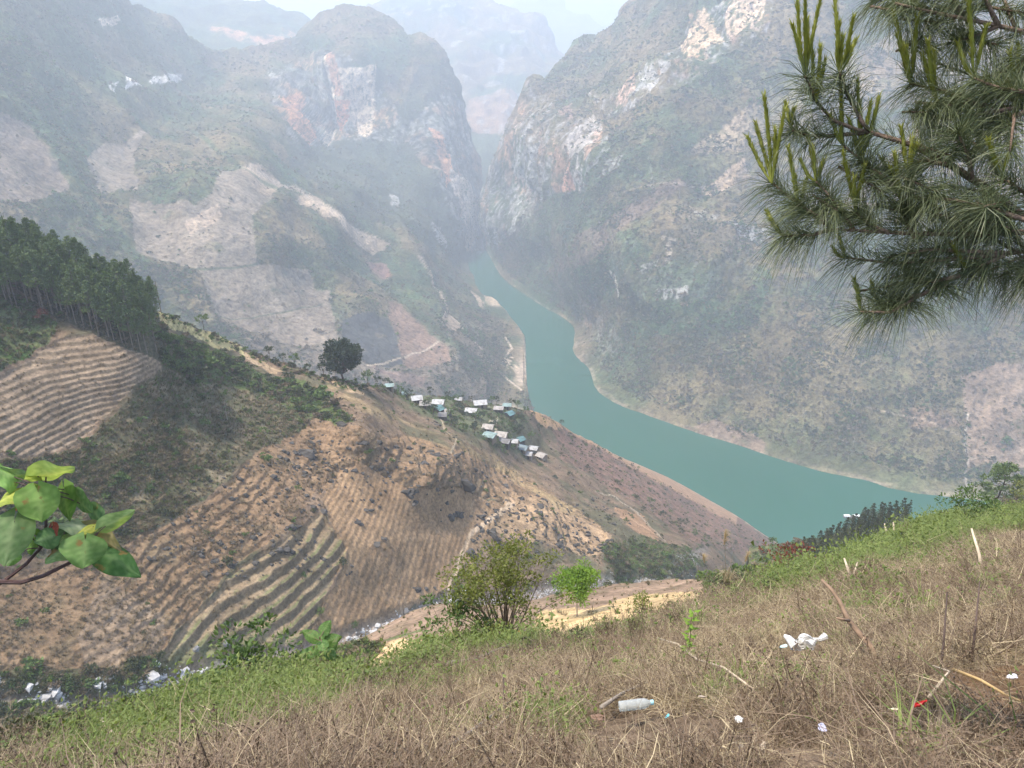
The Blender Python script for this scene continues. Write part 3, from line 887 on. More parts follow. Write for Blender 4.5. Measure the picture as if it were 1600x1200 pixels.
M_masks = dict(A=A, B=B, C=Cz, D=D, E=E_, G=G, K=K, O=O, forest=FOREST, grass=grass.astype(float), right=right.astype(float), vill=vill.astype(float), bank=bank, rise=np.clip(A * rise(ra, 0.62) + D * (1 - A) * rise(rd, 0.62) * 0.8 + K * (1 - D) * rise(rk, 0.7) + E_ * rise(re_, 0.62) * 0.5, 0, 1), low=low_green.astype(float))


def Yd(px, py, d):
    q = direction(px, py)
    return float(d / np.linalg.norm(q))


# ---- field terrace on the near bank of the gully
F_TOP = [(-300, 1150), (0, 1128), (130, 1108), (230, 1085), (300, 1050), (350, 1036), (420, 1016), (500, 1020), (560, 1030), (610, 1034), (640, 1012), (680, 985), (720, 985),
         (760, 972), (800, 975), (850, 978), (900, 972), (980, 950), (1040, 934), (1090, 918), (1150, 898), (1200, 880), (1250, 870), (1300, 858), (1360, 836), (1430, 808), (1480, 798), (1600, 790), (1900, 760)]
F_TOP = [(x, y + float(np.interp(x, [0, 200, 430, 520, 600, 1000, 1120, 1250, 1300, 1360, 1405, 1460, 1600], [44, 46, 46, 36, 30, 28, 18, 18, 26, 24, 18, 8, 4]))) for x, y in F_TOP]
T_TOP = [(420, 1062), (520, 1018), (560, 1004), (600, 978), (640, 957), (680, 944), (760, 947), (820, 942), (870, 927), (950, 914), (1050, 904), (1090, 906), (1150, 893), (1200, 880), (1300, 870)]
Tm = Layer([(680, 944, Yd(680, 944, 78)), (870, 927, Yd(870, 927, 78)), (1050, 904, Yd(1050, 904, 82)), (850, 1000, 34), (600, 1040, 34), (950, 965, Yd(950, 965, 50)), (420, 1062, 40), (1300, 870, 70), (1300, 940, 40), (700, 970, Yd(700, 970, 60)),
            (1090, 930, Yd(1090, 930, 56)), (420, 1130, 25)],
           ramp_cols((440, 1260, 2.5)), T_TOP, [(420, 1130), (560, 1085), (680, 1050), (850, 1035), (980, 1010), (1100, 975), (1300, 930)], 70, 40, 10, 0.9)
nT = fbm(Tm.P, 3.0, 4, 0.6, 71)
Tm.P[..., 2] += nT * 0.35
col = mix(np.broadcast_to(rgb(0.27, 0.19, 0.135), Tm.P.shape), rgb(0.2, 0.15, 0.1), sstep(-0.1, 0.3, nT))
YEL = [(828, 985), (845, 955), (880, 950), (920, 951), (960, 940), (1000, 928), (1060, 926), (1095, 920), (1110, 935), (1000, 975), (900, 1000), (830, 1000)]
wt = fbm(Tm.P, 6.0, 3, 0.6, 72) * 5
col = mix(col, rgb(0.50, 0.36, 0.19), poly_mask(Tm.px + wt, Tm.py + wt, YEL) * (0.97 - 0.45 * sstep(0.1, 0.5, nT)))
col = mix(col, rgb(0.52, 0.37, 0.20), poly_mask(Tm.px + wt, Tm.py + wt, [(580, 1010), (620, 1000), (660, 998), (655, 1020), (600, 1040), (575, 1040)]))
col = mix(col, rgb(0.10, 0.13, 0.05), sstep(4, 1, line_dist(Tm.px + wt, Tm.py + wt, [(600, 1000), (660, 985)])))
col = mix(col, rgb(0.12, 0.13, 0.06), poly_mask(Tm.px + wt, Tm.py + wt, [(420, 1060), (560, 1000), (590, 1010), (560, 1060), (420, 1100)]) * 0.8)
col = mix(col, rgb(0.13, 0.13, 0.06), poly_mask(Tm.px + wt, Tm.py + wt, [(1100, 890), (1260, 870), (1260, 960), (1100, 960)]) * 0.8)
Tm.build('field_terrace', mid_mat, col)

# ---- hillside below the crest on the right
Gm = Layer([(1150, 850, Yd(1150, 850, 260)), (1300, 832, Yd(1300, 832, 250)), (1600, 785, Yd(1600, 785, 190)), (1900, 770, 150), (1200, 930, 110), (1600, 870, 90), (1900, 850, 80)],
           ramp_cols((1170, 1860, 5)), [(1150, 860), (1200, 852), (1240, 845), (1300, 838), (1400, 822), (1450, 812), (1500, 803), (1560, 797), (1600, 792), (1900, 770)],
           [(1150, 940), (1300, 930), (1600, 870), (1900, 850)], 40, 260, 10, 0.9)
ng_ = fbm(Gm.P, 14, 4, 0.6, 75)
Gm.P[..., 2] += ng_ * 1.2
Gm.build('hillside', mid_mat, mix(np.broadcast_to(rgb(0.09, 0.11, 0.045), Gm.P.shape), rgb(0.2, 0.15, 0.1), sstep(0, 0.4, ng_)))

# ---- the slope at the photographer's feet
FD = [(800, 1200, 4.2), (0, 1200, 8), (1600, 1200, 4.1), (800, 1320, 3.1), (0, 1320, 5.8), (-300, 1320, 7), (1900, 1320, 3), (990, 1138, 4.9), (1250, 1040, 7), (1600, 1000, 6.9), (400, 1100, 10), (0, 1150, 12.5),
      (200, 1092, 18), (300, 1055, 23), (600, 1045, 15), (700, 990, 27), (900, 975, 25), (900, 1050, 9), (1100, 920, 27), (1100, 980, 11.5), (1250, 872, 34), (1300, 920, 14.5), (1430, 810, 46), (1600, 793, 50), (1600, 880, 14),
      (1900, 770, 50), (1900, 900, 12), (2240, 1320, 3.1), (2240, 900, 10), (2240, 770, 40), (-300, 1150, 20), (500, 1020, 24), (400, 1025, 25)]
Fm = Layer([(x, y, Yd(x, y, d)) for x, y, d in FD], ramp_cols((-300, -10, 8), (-5, 1605, 2.5), (1615, 2240, 8)), F_TOP, [(-300, 1420), (0, 1400), (800, 1360), (1900, 1420)], 300, 22, 12, 1.0, fcurve=0.8)
fP0 = Fm.P.copy()
f1 = fbm(fP0, 2.6, 3, 0.5, 81)
f2 = fbm(fP0, 0.5, 4, 0.6, 82)
f3 = fbm(fP0, 0.12, 3, 0.6, 83)
dist = np.linalg.norm(fP0, axis=-1)
Fm.P[..., 2] += f1 * np.clip(0.02 * dist, 0.05, 0.5) + f2 * 0.07 * np.clip(dist / 8, 0.5, 2) + f3 * 0.02
fpx, fpy = Fm.px, Fm.py
fq = fbm(fP0, 1.6, 3, 0.6, 84) * 22
GREEN_F = [[(60, 1230), (110, 1150), (150, 1118), (300, 1085), (420, 1062), (520, 1050), (640, 1015), (690, 1000), (690, 1040), (560, 1085), (480, 1130), (400, 1150), (280, 1190), (200, 1260)],
           [(1190, 900), (1290, 862), (1430, 808), (1500, 798), (1620, 795), (1620, 825), (1500, 850), (1400, 890), (1300, 910), (1210, 930)],
           [(820, 1140), (900, 1120), (950, 1200), (860, 1260)], [(700, 985), (820, 985), (860, 1010), (740, 1030)]]
gm = np.zeros(fpx.shape)
for p in GREEN_F:
    gm = np.maximum(gm, poly_mask(fpx + fq, fpy + fq * 0.5, p))
fcol = mix(np.broadcast_to(rgb(0.075, 0.053, 0.036), fP0.shape), rgb(0.19, 0.14, 0.095), sstep(-0.3, 0.35, f2 + 0.5 * f3))
fcol = mix(fcol, rgb(0.10, 0.075, 0.05), sstep(0.1, 0.5, -f1) * 0.4)
fcol = mix(fcol, rgb(0.12, 0.125, 0.055), gm * 0.6)
bare = poly_mask(fpx + fq, fpy + fq * 0.4, [(1440, 1060), (1600, 1040), (1700, 1100), (1600, 1140), (1460, 1120)])
fcol = mix(fcol, rgb(0.22, 0.135, 0.075), bare * 0.7)
Fm.build('slope', near_mat, fcol)

# ------------------------------------------------------------------ the air
HX, HY0, HY1, HZ0, HZ1 = 5200.0, -420.0, 10200.0, RIVER_Z - 1.0, 1500.0
hv = [(x, y, z) for x in (-HX, HX) for y in (HY0, HY1) for z in (HZ0, HZ1)]
hf = [(0, 1, 3, 2), (4, 6, 7, 5), (0, 4, 5, 1), (2, 3, 7, 6), (0, 2, 6, 4), (1, 5, 7, 3)]
hm = bpy.data.materials.new('haze_air')
hm.use_nodes = True
hn = hm.node_tree.nodes
hn.clear()
hp = hn.new('ShaderNodeVolumePrincipled')
hp.inputs['Color'].default_value = (0.785, 0.868, 1.0, 1)
hp.inputs['Density'].default_value = HAZE_DENSITY
hp.inputs['Anisotropy'].default_value = 0.2
ho = hn.new('ShaderNodeOutputMaterial')
hm.node_tree.links.new(hp.outputs[0], ho.inputs['Volume'])
tag(mesh_np('haze', hv, hf, hm, smooth=False), kind='stuff')
# ------------------------------------------------------------------ mesh builder
class MB:
    """Collects triangles/quads with vertex colours and links them as ONE mesh object."""

    def __init__(self):
        self.v, self.f, self.c = [], [], []

    def add(self, verts, faces, col=(1, 1, 1)):
        k = len(self.v)
        self.v.extend([tuple(x) for x in verts])
        self.f.extend([tuple(i + k for i in f) for f in faces])
        if len(col) == 3 and not hasattr(col[0], '__len__'):
            col = [col] * len(verts)
        self.c.extend([tuple(x) for x in col])

    def tube(self, pts, rad, sides=5, col=(1, 1, 1), cap=True):
        pts = [Vector(p) for p in pts]
        if not hasattr(rad, '__len__'):
            rad = [rad] * len(pts)
        vs, fs = [], []
        ref = Vector((0.31, 0.17, 0.93))
        for i, p in enumerate(pts):
            t = (pts[min(i + 1, len(pts) - 1)] - pts[max(i - 1, 0)]).normalized()
            a = t.cross(ref)
            if a.length < 1e-3:
                a = t.cross(Vector((1, 0, 0)))
            a.normalize()
            b_ = t.cross(a)
            for k in range(sides):
                w = 2 * math.pi * k / sides
                vs.append(p + (a * math.cos(w) + b_ * math.sin(w)) * rad[i])
        for i in range(len(pts) - 1):
            for k in range(sides):
                k2 = (k + 1) % sides
                fs.append((i * sides + k, i * sides + k2, (i + 1) * sides + k2, (i + 1) * sides + k))
        if cap:
            fs.append(tuple(range(sides))[::-1])
            fs.append(tuple((len(pts) - 1) * sides + k for k in range(sides)))
        self.add(vs, fs, col)

    def strip(self, pts, w, side, col=(1, 1, 1), taper=True):
        n = len(pts)
        vs = []
        for i, p in enumerate(pts):
            ww = w * (1 - (i / (n - 1)) ** 1.5 * 0.9) if taper else w
            p = Vector(p)
            vs += [p - side * ww * 0.5, p + side * ww * 0.5]
        self.add(vs, [(2 * i, 2 * i + 1, 2 * i + 3, 2 * i + 2) for i in range(n - 1)], col)

    def leaf(self, base, axis, side, ln, w, col=(1, 1, 1), droop=0.0):
        nrm = axis.cross(side)
        m_ = base + axis * ln * 0.45 + nrm * ln * 0.06
        t = base + axis * ln - nrm * ln * droop
        self.add([base, m_ - side * w * 0.5 + nrm * w * 0.1, t, m_ + side * w * 0.5 + nrm * w * 0.1], [(0, 1, 2), (0, 2, 3)], col)

    def box(self, c, s, rz=0.0, col=(1, 1, 1)):
        ca, sa = math.cos(rz), math.sin(rz)
        vs = []
        for x in (-0.5, 0.5):
            for y in (-0.5, 0.5):
                for z in (-0.5, 0.5):
                    X, Y = x * s[0], y * s[1]
                    vs.append((c[0] + X * ca - Y * sa, c[1] + X * sa + Y * ca, c[2] + z * s[2]))
        self.add(vs, [(0, 1, 3, 2), (4, 6, 7, 5), (0, 4, 5, 1), (2, 3, 7, 6), (0, 2, 6, 4), (1, 5, 7, 3)], col)

    def build(self, name, mat, parent=None, link=True, smooth=False):
        me = bpy.data.meshes.new(name)
        me.from_pydata(self.v, [], self.f)
        a = me.attributes.new('Col', 'FLOAT_COLOR', 'POINT')
        c = np.ones((len(self.v), 4), np.float32)
        c[:, :3] = np.array(self.c)
        a.data.foreach_set('color', c.ravel())
        if smooth:
            me.polygons.foreach_set('use_smooth', np.full(len(me.polygons), True))
        me.update()
        me.materials.append(mat)
        o = bpy.data.objects.new(name, me)
        if link:
            COL.objects.link(o)
        if parent:
            o.parent = parent
        return o


def rvec(r=random):
    while True:
        v = Vector((r.uniform(-1, 1), r.uniform(-1, 1), r.uniform(-1, 1)))
        if 0.05 < v.length < 1:
            return v.normalized()


def W(px, py, d):
    q = direction(px, py)
    return Vector(q / np.linalg.norm(q) * d)


def copy_tree(o, loc, rz=0.0, sc=1.0, label=None, group=None):
    c = o.copy()
    COL.objects.link(c)
    c.location = loc
    c.rotation_euler = (0, 0, rz)
    c.scale = (sc, sc, sc) if not hasattr(sc, '__len__') else sc
    if label:
        c['label'] = label
    if group:
        c['group'] = group
    for ch in o.children:
        d = ch.copy()
        COL.objects.link(d)
        d.parent = c
    return c


# ------------------------------------------------------------------ scattered ground cover (nobody could count it)
def scatter(name, pts, scl, rot, idx, protos, label):
    me = bpy.data.meshes.new(name)
    pts = np.asarray(pts, np.float32)
    n = len(pts)
    me.vertices.add(n)
    me.vertices.foreach_set('co', pts.ravel())
    for nm, ty, val in (('scl', 'FLOAT', scl), ('idx', 'INT', idx)):
        a = me.attributes.new(nm, ty, 'POINT')
        a.data.foreach_set('value', np.asarray(val).astype(np.float32 if ty == 'FLOAT' else np.int32))
    a = me.attributes.new('rot', 'FLOAT_VECTOR', 'POINT')
    a.data.foreach_set('vector', np.asarray(rot, np.float32).ravel())
    o = bpy.data.objects.new(name, me)
    COL.objects.link(o)
    tag(o, label, kind='stuff')
    ng = bpy.data.node_groups.new(name, 'GeometryNodeTree')
    ng.interface.new_socket('Geometry', in_out='INPUT', socket_type='NodeSocketGeometry')
    ng.interface.new_socket('Geometry', in_out='OUTPUT', socket_type='NodeSocketGeometry')
    N, L = ng.nodes, ng.links
    gi, go = N.new('NodeGroupInput'), N.new('NodeGroupOutput')

    def named(nm, ty):
        x = N.new('GeometryNodeInputNamedAttribute')
        x.data_type = ty
        x.inputs['Name'].default_value = nm
        return x.outputs[0]
    rv, sv, iv = named('rot', 'FLOAT_VECTOR'), named('scl', 'FLOAT'), named('idx', 'INT')
    jn = N.new('GeometryNodeJoinGeometry')
    for k, p in enumerate(protos):
        ip = N.new('GeometryNodeInstanceOnPoints')
        oi = N.new('GeometryNodeObjectInfo')
        oi.inputs['Object'].default_value = p
        cmp_ = N.new('FunctionNodeCompare')
        cmp_.data_type = 'INT'
        cmp_.operation = 'EQUAL'
        L.new(iv, cmp_.inputs[2])
        cmp_.inputs[3].default_value = k
        L.new(gi.outputs[0], ip.inputs['Points'])
        L.new(cmp_.outputs[0], ip.inputs['Selection'])
        L.new(oi.outputs['Geometry'], ip.inputs['Instance'])
        e2r = N.new('FunctionNodeEulerToRotation')
        L.new(rv, e2r.inputs[0])
        L.new(e2r.outputs[0], ip.inputs['Rotation'])
        L.new(sv, ip.inputs['Scale'])
        L.new(ip.outputs[0], jn.inputs[0])
    L.new(jn.outputs[0], go.inputs[0])
    o.modifiers.new('scatter', 'NODES').node_group = ng
    return o


def pick(lay, weight, n, front=True):
    """n random spots on a terrain layer, drawn with the given weight per grid cell."""
    nc, nr = len(lay.cols), lay.front
    w = np.clip(weight[:nc - 1, :nr - 1], 0, None)
    cum = np.cumsum(w.ravel())
    k = np.searchsorted(cum, rng.random(n) * cum[-1])
    i, j = k // (nr - 1), k % (nr - 1)
    u, v = rng.random(n)[:, None], rng.random(n)[:, None]
    P = lay.P
    pts = (P[i, j] * (1 - u) * (1 - v) + P[i + 1, j] * u * (1 - v) + P[i, j + 1] * (1 - u) * v + P[i + 1, j + 1] * u * v)
    return pts, i, j


def rots(n, tilt=0.15):
    return np.stack([rng.normal(0, tilt, n), rng.normal(0, tilt, n), rng.uniform(0, 2 * math.pi, n)], -1)


SH_DARK = leaf_mat('shrub_foliage', (0.042, 0.056, 0.025), (0.10, 0.105, 0.048), trans=0.12, noise_scale=1.5)
SH_GREEN = leaf_mat('green_shrub_foliage', (0.06, 0.11, 0.028), (0.15, 0.21, 0.06), trans=0.15, noise_scale=1.5)
SH_DRY = leaf_mat('dry_shrub_foliage', (0.12, 0.09, 0.06), (0.23, 0.18, 0.12), trans=0.1, noise_scale=1.5)


def shrub_proto(seed, mat, n=46, size=0.34, squash=0.75):
    """A bush about 1 m across: ragged clumps of leaf sprays round a few centres."""
    r = random.Random(seed)
    m_ = MB()
    cs = [(Vector((r.uniform(-0.3, 0.3), r.uniform(-0.3, 0.3), r.uniform(0.18, 0.5) * squash)), r.uniform(0.16, 0.3)) for _ in range(5)]
    for _ in range(n):
        c, rad = r.choice(cs)
        d = rvec(r)
        if d.z < -0.3:
            d.z = -d.z
        p = c + d * rad * r.uniform(0.6, 1.0)
        ax = (d + rvec(r) * 0.8).normalized()
        sd_ = ax.cross(rvec(r)).normalized()
        m_.leaf(p - ax * size * 0.4, ax, sd_, size * r.uniform(0.6, 1.1), size * r.uniform(0.5, 0.8))
    return m_.build('shrub', mat, link=False)


shr = [shrub_proto(s, m_) for s, m_ in ((1, SH_DARK), (2, SH_DARK), (3, SH_GREEN), (4, SH_DRY), (5, SH_DRY))]
shr_f = [shrub_proto(s, m_, 90, 0.2) for s, m_ in ((6, SH_DARK), (7, SH_GREEN), (8, SH_GREEN), (9, SH_DRY))]

for lay, cov, n, nm, lo in ((Lm, L_cov, 45000, 'left', 0), (Rm, R_cov, 80000, 'right', 0)):
    h = lay.P[..., 2] - RIVER_Z
    cl_n = fbm(lay.P[::2, ::2], 45, 3, 0.6, 91)
    cl_n = np.repeat(np.repeat(cl_n, 2, 0), 2, 1)[:lay.P.shape[0], :lay.P.shape[1]]
    wgt = cov * sstep(6, 14, h) * (0.25 + sstep(-0.15, 0.35, cl_n))
    pts, i, j = pick(lay, wgt, n)
    g = cl_n[i, j] + rng.normal(0, 0.25, n)
    idx = np.where(g > 0.35, 2, np.where(g > -0.05, rng.integers(0, 2, n), rng.integers(3, 5, n)))
    idx = np.where(rng.random(n) < 0.12, rng.integers(0, 5, n), idx)
    s = rng.lognormal(0.86, 0.45, n) * (np.linalg.norm(pts, axis=1) / 1100) ** 0.5
    scatter('mountain_scrub', pts - np.array([0, 0, 0.4]), s, rots(n), idx, shr, 'low scrub and bushes covering the %s mountain side' % nm)
h = Ln.P[..., 2] - RIVER_Z
pts, i, j = pick(Ln, sstep(4, 12, h), 2500)
scatter('mountain_scrub', pts, rng.lognormal(0.8, 0.4, 2500), rots(2500), rng.integers(0, 5, 2500), shr, 'low scrub on the nose of land beside the river bend')

# ---- middle hillside: bushes and rough grass
TUFT_DRY = leaf_mat('dry_tuft', (0.13, 0.10, 0.06), (0.30, 0.235, 0.15), trans=0.15, noise_scale=3)
TUFT_OLIVE = leaf_mat('olive_tuft', (0.075, 0.08, 0.035), (0.17, 0.15, 0.075), trans=0.15, noise_scale=3)
TUFT_GREEN = leaf_mat('green_tuft', (0.06, 0.10, 0.025), (0.16, 0.21, 0.06), trans=0.25, noise_scale=3)


def tuft_proto(seed, mat, n=26, ht=0.6, w=0.05, lean=0.6, link=False):
    r = random.Random(seed)
    m_ = MB()
    for _ in range(n):
        a = r.uniform(0, 2 * math.pi)
        d = Vector((math.cos(a), math.sin(a), 0))
        ln = ht * r.uniform(0.5, 1.1)
        b0 = d * r.uniform(0, 0.16) * ht * 2
        up = Vector((0, 0, 1))
        k = lean * r.uniform(0.3, 1.4)
        pts = [b0, b0 + (up + d * k * 0.4) * ln * 0.5, b0 + (up * 0.75 + d * k * 1.0) * ln]
        m_.strip(pts, w * r.uniform(0.6, 1.3), up.cross(d).normalized())
    return m_.build('tuft', mat, link=link)


tufts = [tuft_proto(1, TUFT_DRY), tuft_proto(2, TUFT_OLIVE), tuft_proto(3, TUFT_GREEN), tuft_proto(4, TUFT_DRY, lean=1.0)]
K_ = M_masks
mh = Mm.P[..., 2] - RIVER_Z
shp = Mm.P.shape[:2]
vis = (Mm.px > -60).astype(float) * sstep(1, 4, mh)
cn = fbm(Mm.P[::2, ::2], 9, 3, 0.6, 93)
cn = np.repeat(np.repeat(cn, 2, 0), 2, 1)[:shp[0], :shp[1]]
wt = vis * (0.08 + 0.35 * K_['rise'] + 1.0 * K_['B'] + 0.9 * K_['grass'] + 0.5 * K_['C'] + 0.3 * K_['forest'] + 0.8 * K_['bank'] + 0.8 * K_['low'] + 0.12 * K_['D'] + 0.4 * K_['right'] + 0.3 * K_['vill'])
wt = wt * (1 - 0.93 * K_['G']) * (1 - 0.85 * K_['A'] * (1 - K_['rise'])) * (1 - 0.8 * K_['E'] * (1 - K_['rise'])) * (0.3 + sstep(-0.3, 0.3, cn))
n = 30000
pts, i, j = pick(Mm, wt, n)
greeny = np.maximum.reduce([K_['grass'], K_['C'], K_['bank'], K_['low'], 0.7 * K_['B'], 0.6 * K_['vill']])[i, j]
u = rng.random(n)
idx = np.where(u < greeny * 0.75, np.where(rng.random(n) < 0.72, 1, 2), np.where(rng.random(n) < 0.5, 0, 3))
scatter('rough_grass', pts, rng.lognormal(-0.2, 0.35, n) * np.where(K_['rise'][i, j] > 0.3, 0.75, 1.15), rots(n, 0.2), idx, tufts, 'rough tufts of grass on the terraced hillside')
wt = vis * (0.03 + 1.6 * K_['C'] + 0.10 * K_['B'] + 0.25 * K_['grass'] + 0.35 * K_['bank'] + 1.2 * K_['low'] + 0.35 * K_['right'] + 1.3 * K_['vill'] + 0.12 * K_['forest'])
wt = wt * (1 - K_['G']) * (1 - K_['A']) * (1 - 0.95 * K_['E']) * (1 - 0.7 * K_['D']) * (0.15 + sstep(-0.15, 0.35, cn))
crest = sstep(16, 3, Mm.py - np.interp(Mm.px, [t[0] for t in M_TOP], [t[1] for t in M_TOP])) * (Mm.px > 250) * (Mm.px < 640)
wt = wt + vis * crest * 0.9
n = 5200
pts, i, j = pick(Mm, wt, n)
idx = np.where(rng.random(n) < 0.35 + 0.3 * K_['right'][i, j], 0, np.where(rng.random(n) < 0.75, rng.integers(1, 3, n), 3))
s = rng.lognormal(0.32, 0.38, n) * (1 + 0.35 * K_['C'][i, j])
scatter('bushes', pts - np.array([0, 0, 0.15]), s, rots(n), idx, shr_f, 'green bushes overgrowing the hillside, gully and village')

# ---- green growth on the far-right hillside and terrace edge
n = 2600
pts, i, j = pick(Gm, np.ones(Gm.P.shape[:2]), n)
scatter('bushes', pts, rng.lognormal(0.35, 0.4, n), rots(n), rng.integers(0, 4, n), shr_f, 'bushes below the crest of the near slope')
te_ = sstep(7, 2, np.abs(Tm.py - np.interp(Tm.px, [t[0] for t in T_TOP], [t[1] for t in T_TOP]) - 3))
tmask = poly_mask(Tm.px, Tm.py, [(420, 1050), (560, 995), (600, 1010), (560, 1060), (420, 1110)]) * 1.0 + poly_mask(Tm.px, Tm.py, [(1090, 890), (1300, 860), (1260, 960), (1110, 965)]) * 1.0 + 0.10 * te_
n = 900
pts, i, j = pick(Tm, tmask, n)
scatter('bushes', pts, rng.lognormal(-0.4, 0.4, n), rots(n), rng.integers(0, 4, n), shr_f, 'bushes round the field terrace')
n = 5000
pts, i, j = pick(Tm, tmask + 0.05, n)
scatter('rough_grass', pts, rng.lognormal(-0.9, 0.4, n), rots(n, 0.3), rng.integers(0, 4, n), tufts, 'short grass at the edges of the field terrace')

# ---- the dry, littered slope at the front
STRAW_M = leaf_mat('dry_straw', (0.19, 0.145, 0.085), (0.58, 0.48, 0.31), trans=0.15, noise_scale=9)
TWIG_M = leaf_mat('dry_twigs', (0.075, 0.052, 0.036), (0.25, 0.18, 0.12), trans=0.0, noise_scale=9)
DARKW_M = leaf_mat('dark_weed', (0.040, 0.026, 0.018), (0.11, 0.075, 0.05), trans=0.0, noise_scale=9)
WEED_M = leaf_mat('weed_leaves', (0.075, 0.115, 0.03), (0.22, 0.27, 0.08), trans=0.3, noise_scale=9)
BLADE_M = leaf_mat('grass_blades', (0.10, 0.155, 0.035), (0.24, 0.30, 0.09), trans=0.3, noise_scale=9)


def straw_proto(seed, n=34, mat=STRAW_M, ln=(0.08, 0.30), flat=0.7, w=0.0030):
    r = random.Random(seed)
    m_ = MB()
    for _ in range(n):
        a = r.uniform(0, 2 * math.pi)
        d = Vector((math.cos(a), math.sin(a), 0))
        l_ = r.uniform(*ln)
        el = r.uniform(0.05, 1.2) * (1 - flat) + r.uniform(0.0, 0.5) * flat
        dr = d * math.cos(el) + Vector((0, 0, 1)) * math.sin(el)
        b0 = Vector((r.uniform(-0.16, 0.16), r.uniform(-0.16, 0.16), r.uniform(-0.01, 0.03)))
        bend = rvec(r) * 0.25
        pts = [b0, b0 + (dr + bend * 0.2) * l_ * 0.5, b0 + (dr + bend * 0.8 - Vector((0, 0, 0.25))) * l_]
        if r.random() < 0.4:
            pts.append(pts[-1] + (d + rvec(r) * 0.8) * l_ * 0.3 - Vector((0, 0, 0.05)))
        m_.strip(pts, w * r.uniform(0.6, 1.6), dr.cross(rvec(r)).normalized())
    return m_.build('straw', mat, link=False)


def weed_proto(seed, mat, n=5, ht=0.26, w=0.004, heads=True):
    """Dead upright weed: forked stems with little dried heads."""
    r = random.Random(seed)
    m_ = MB()
    for _ in range(n):
        a = r.uniform(0, 2 * math.pi)
        d = Vector((math.cos(a), math.sin(a), 0))
        h_ = ht * r.uniform(0.5, 1.1)
        b0 = d * r.uniform(0, 0.08)
        p1 = b0 + Vector((0, 0, h_ * 0.5)) + d * h_ * r.uniform(0, 0.2)
        p2 = p1 + Vector((0, 0, h_ * 0.5)) + d * h_ * r.uniform(-0.1, 0.3)
        m_.strip([b0, p1, p2], w, rvec(r).cross(Vector((0, 0, 1))).normalized(), taper=False)
        for _k in range(7):
            t = r.uniform(0.25, 1.0)
            q = b0.lerp(p1, t * 2) if t < 0.5 else p1.lerp(p2, t * 2 - 1)
            e = (rvec(r) + Vector((0, 0, 0.8))).normalized() * h_ * r.uniform(0.08, 0.3)
            m_.strip([q, q + e * 0.6, q + e], w * 0.6, rvec(r))
            if heads:
                for _h in range(2):
                    ax = rvec(r)
                    m_.leaf(q + e - ax * 0.008, ax, ax.cross(rvec(r)).normalized(), 0.016, 0.010)
    return m_.build('weed', mat, link=False)


def herb_proto(seed, mat, n=40, spread=0.16, ht=0.14, size=0.035):
    r = random.Random(seed)
    m_ = MB()
    for _ in range(n):
        p = Vector((r.gauss(0, spread), r.gauss(0, spread), r.uniform(0.01, ht)))
        ax = Vector((r.uniform(-1, 1), r.uniform(-1, 1), r.uniform(-0.1, 0.7))).normalized()
        sd_ = ax.cross(Vector((r.uniform(-0.4, 0.4), r.uniform(-0.4, 0.4), 1))).normalized()
        s_ = size * r.uniform(0.5, 1.3)
        m_.leaf(p, ax, sd_, s_, s_ * 0.65, droop=0.1)
    return m_.build('herb', mat, link=False)


nearp = [straw_proto(1, flat=0.85), straw_proto(2, flat=0.65), straw_proto(3, 30, TWIG_M, (0.1, 0.34), 0.5, 0.0036), weed_proto(4, TWIG_M), weed_proto(5, DARKW_M, 3, 0.36),
         herb_proto(6, WEED_M), herb_proto(7, WEED_M, 26, 0.1, 0.2, 0.045), tuft_proto(8, BLADE_M, 24, 0.22, 0.008, 0.8), straw_proto(9, 40, STRAW_M, (0.05, 0.2), 0.8, 0.0028)]
fd = np.linalg.norm(Fm.P, axis=-1)
gmf = 0.46 * gm * sstep(-0.45, 0.1, fbm(fP0, 0.8, 3, 0.6, 97)) + 0.10 * sstep(0.05, 0.4, fbm(fP0, 1.1, 3, 0.6, 95))
infr = np.where((Fm.px > -40) & (Fm.px < 1640), 1.0, np.where(Fm.px > 0, 0.30, 0.15))
cov = infr * fd ** 1.15 * (1 - 0.75 * bare) * sstep(2.6, 3.0, fd) * (1 + 0.6 * (fd < 4.6))
n = 44000
pts, i, j = pick(Fm, cov * (1 - 0.55 * np.clip(gmf, 0, 1)), n)
LITTER = [(1246, 1040, .22), (1222, 1026, .1), (1412, 1150, .1), (1558, 1086, .12), (1034, 1152, .08), (1155, 1152, .06), (933, 1158, .12), (1093, 1128, .1), (1274, 1187, .08), (811, 993, .3), (1384, 1148, .06), (990, 1138, .16), (975, 1138, .12), (1005, 1138, .12)]


def clear_litter(pts, extra=0.0):
    keep = np.ones(len(pts), bool)
    for (lx, ly, lr) in LITTER:               # the growth is pressed flat where litter lies on it
        p0 = np.array(Fm.at(lx, ly))
        tocam = -p0[:2] / np.linalg.norm(p0[:2])
        for k_ in range(8):
            q_ = p0[:2] + tocam * 0.08 * k_
            keep &= np.hypot(pts[:, 0] - q_[0], pts[:, 1] - q_[1]) > lr + extra + 0.10 - 0.008 * k_
    return keep


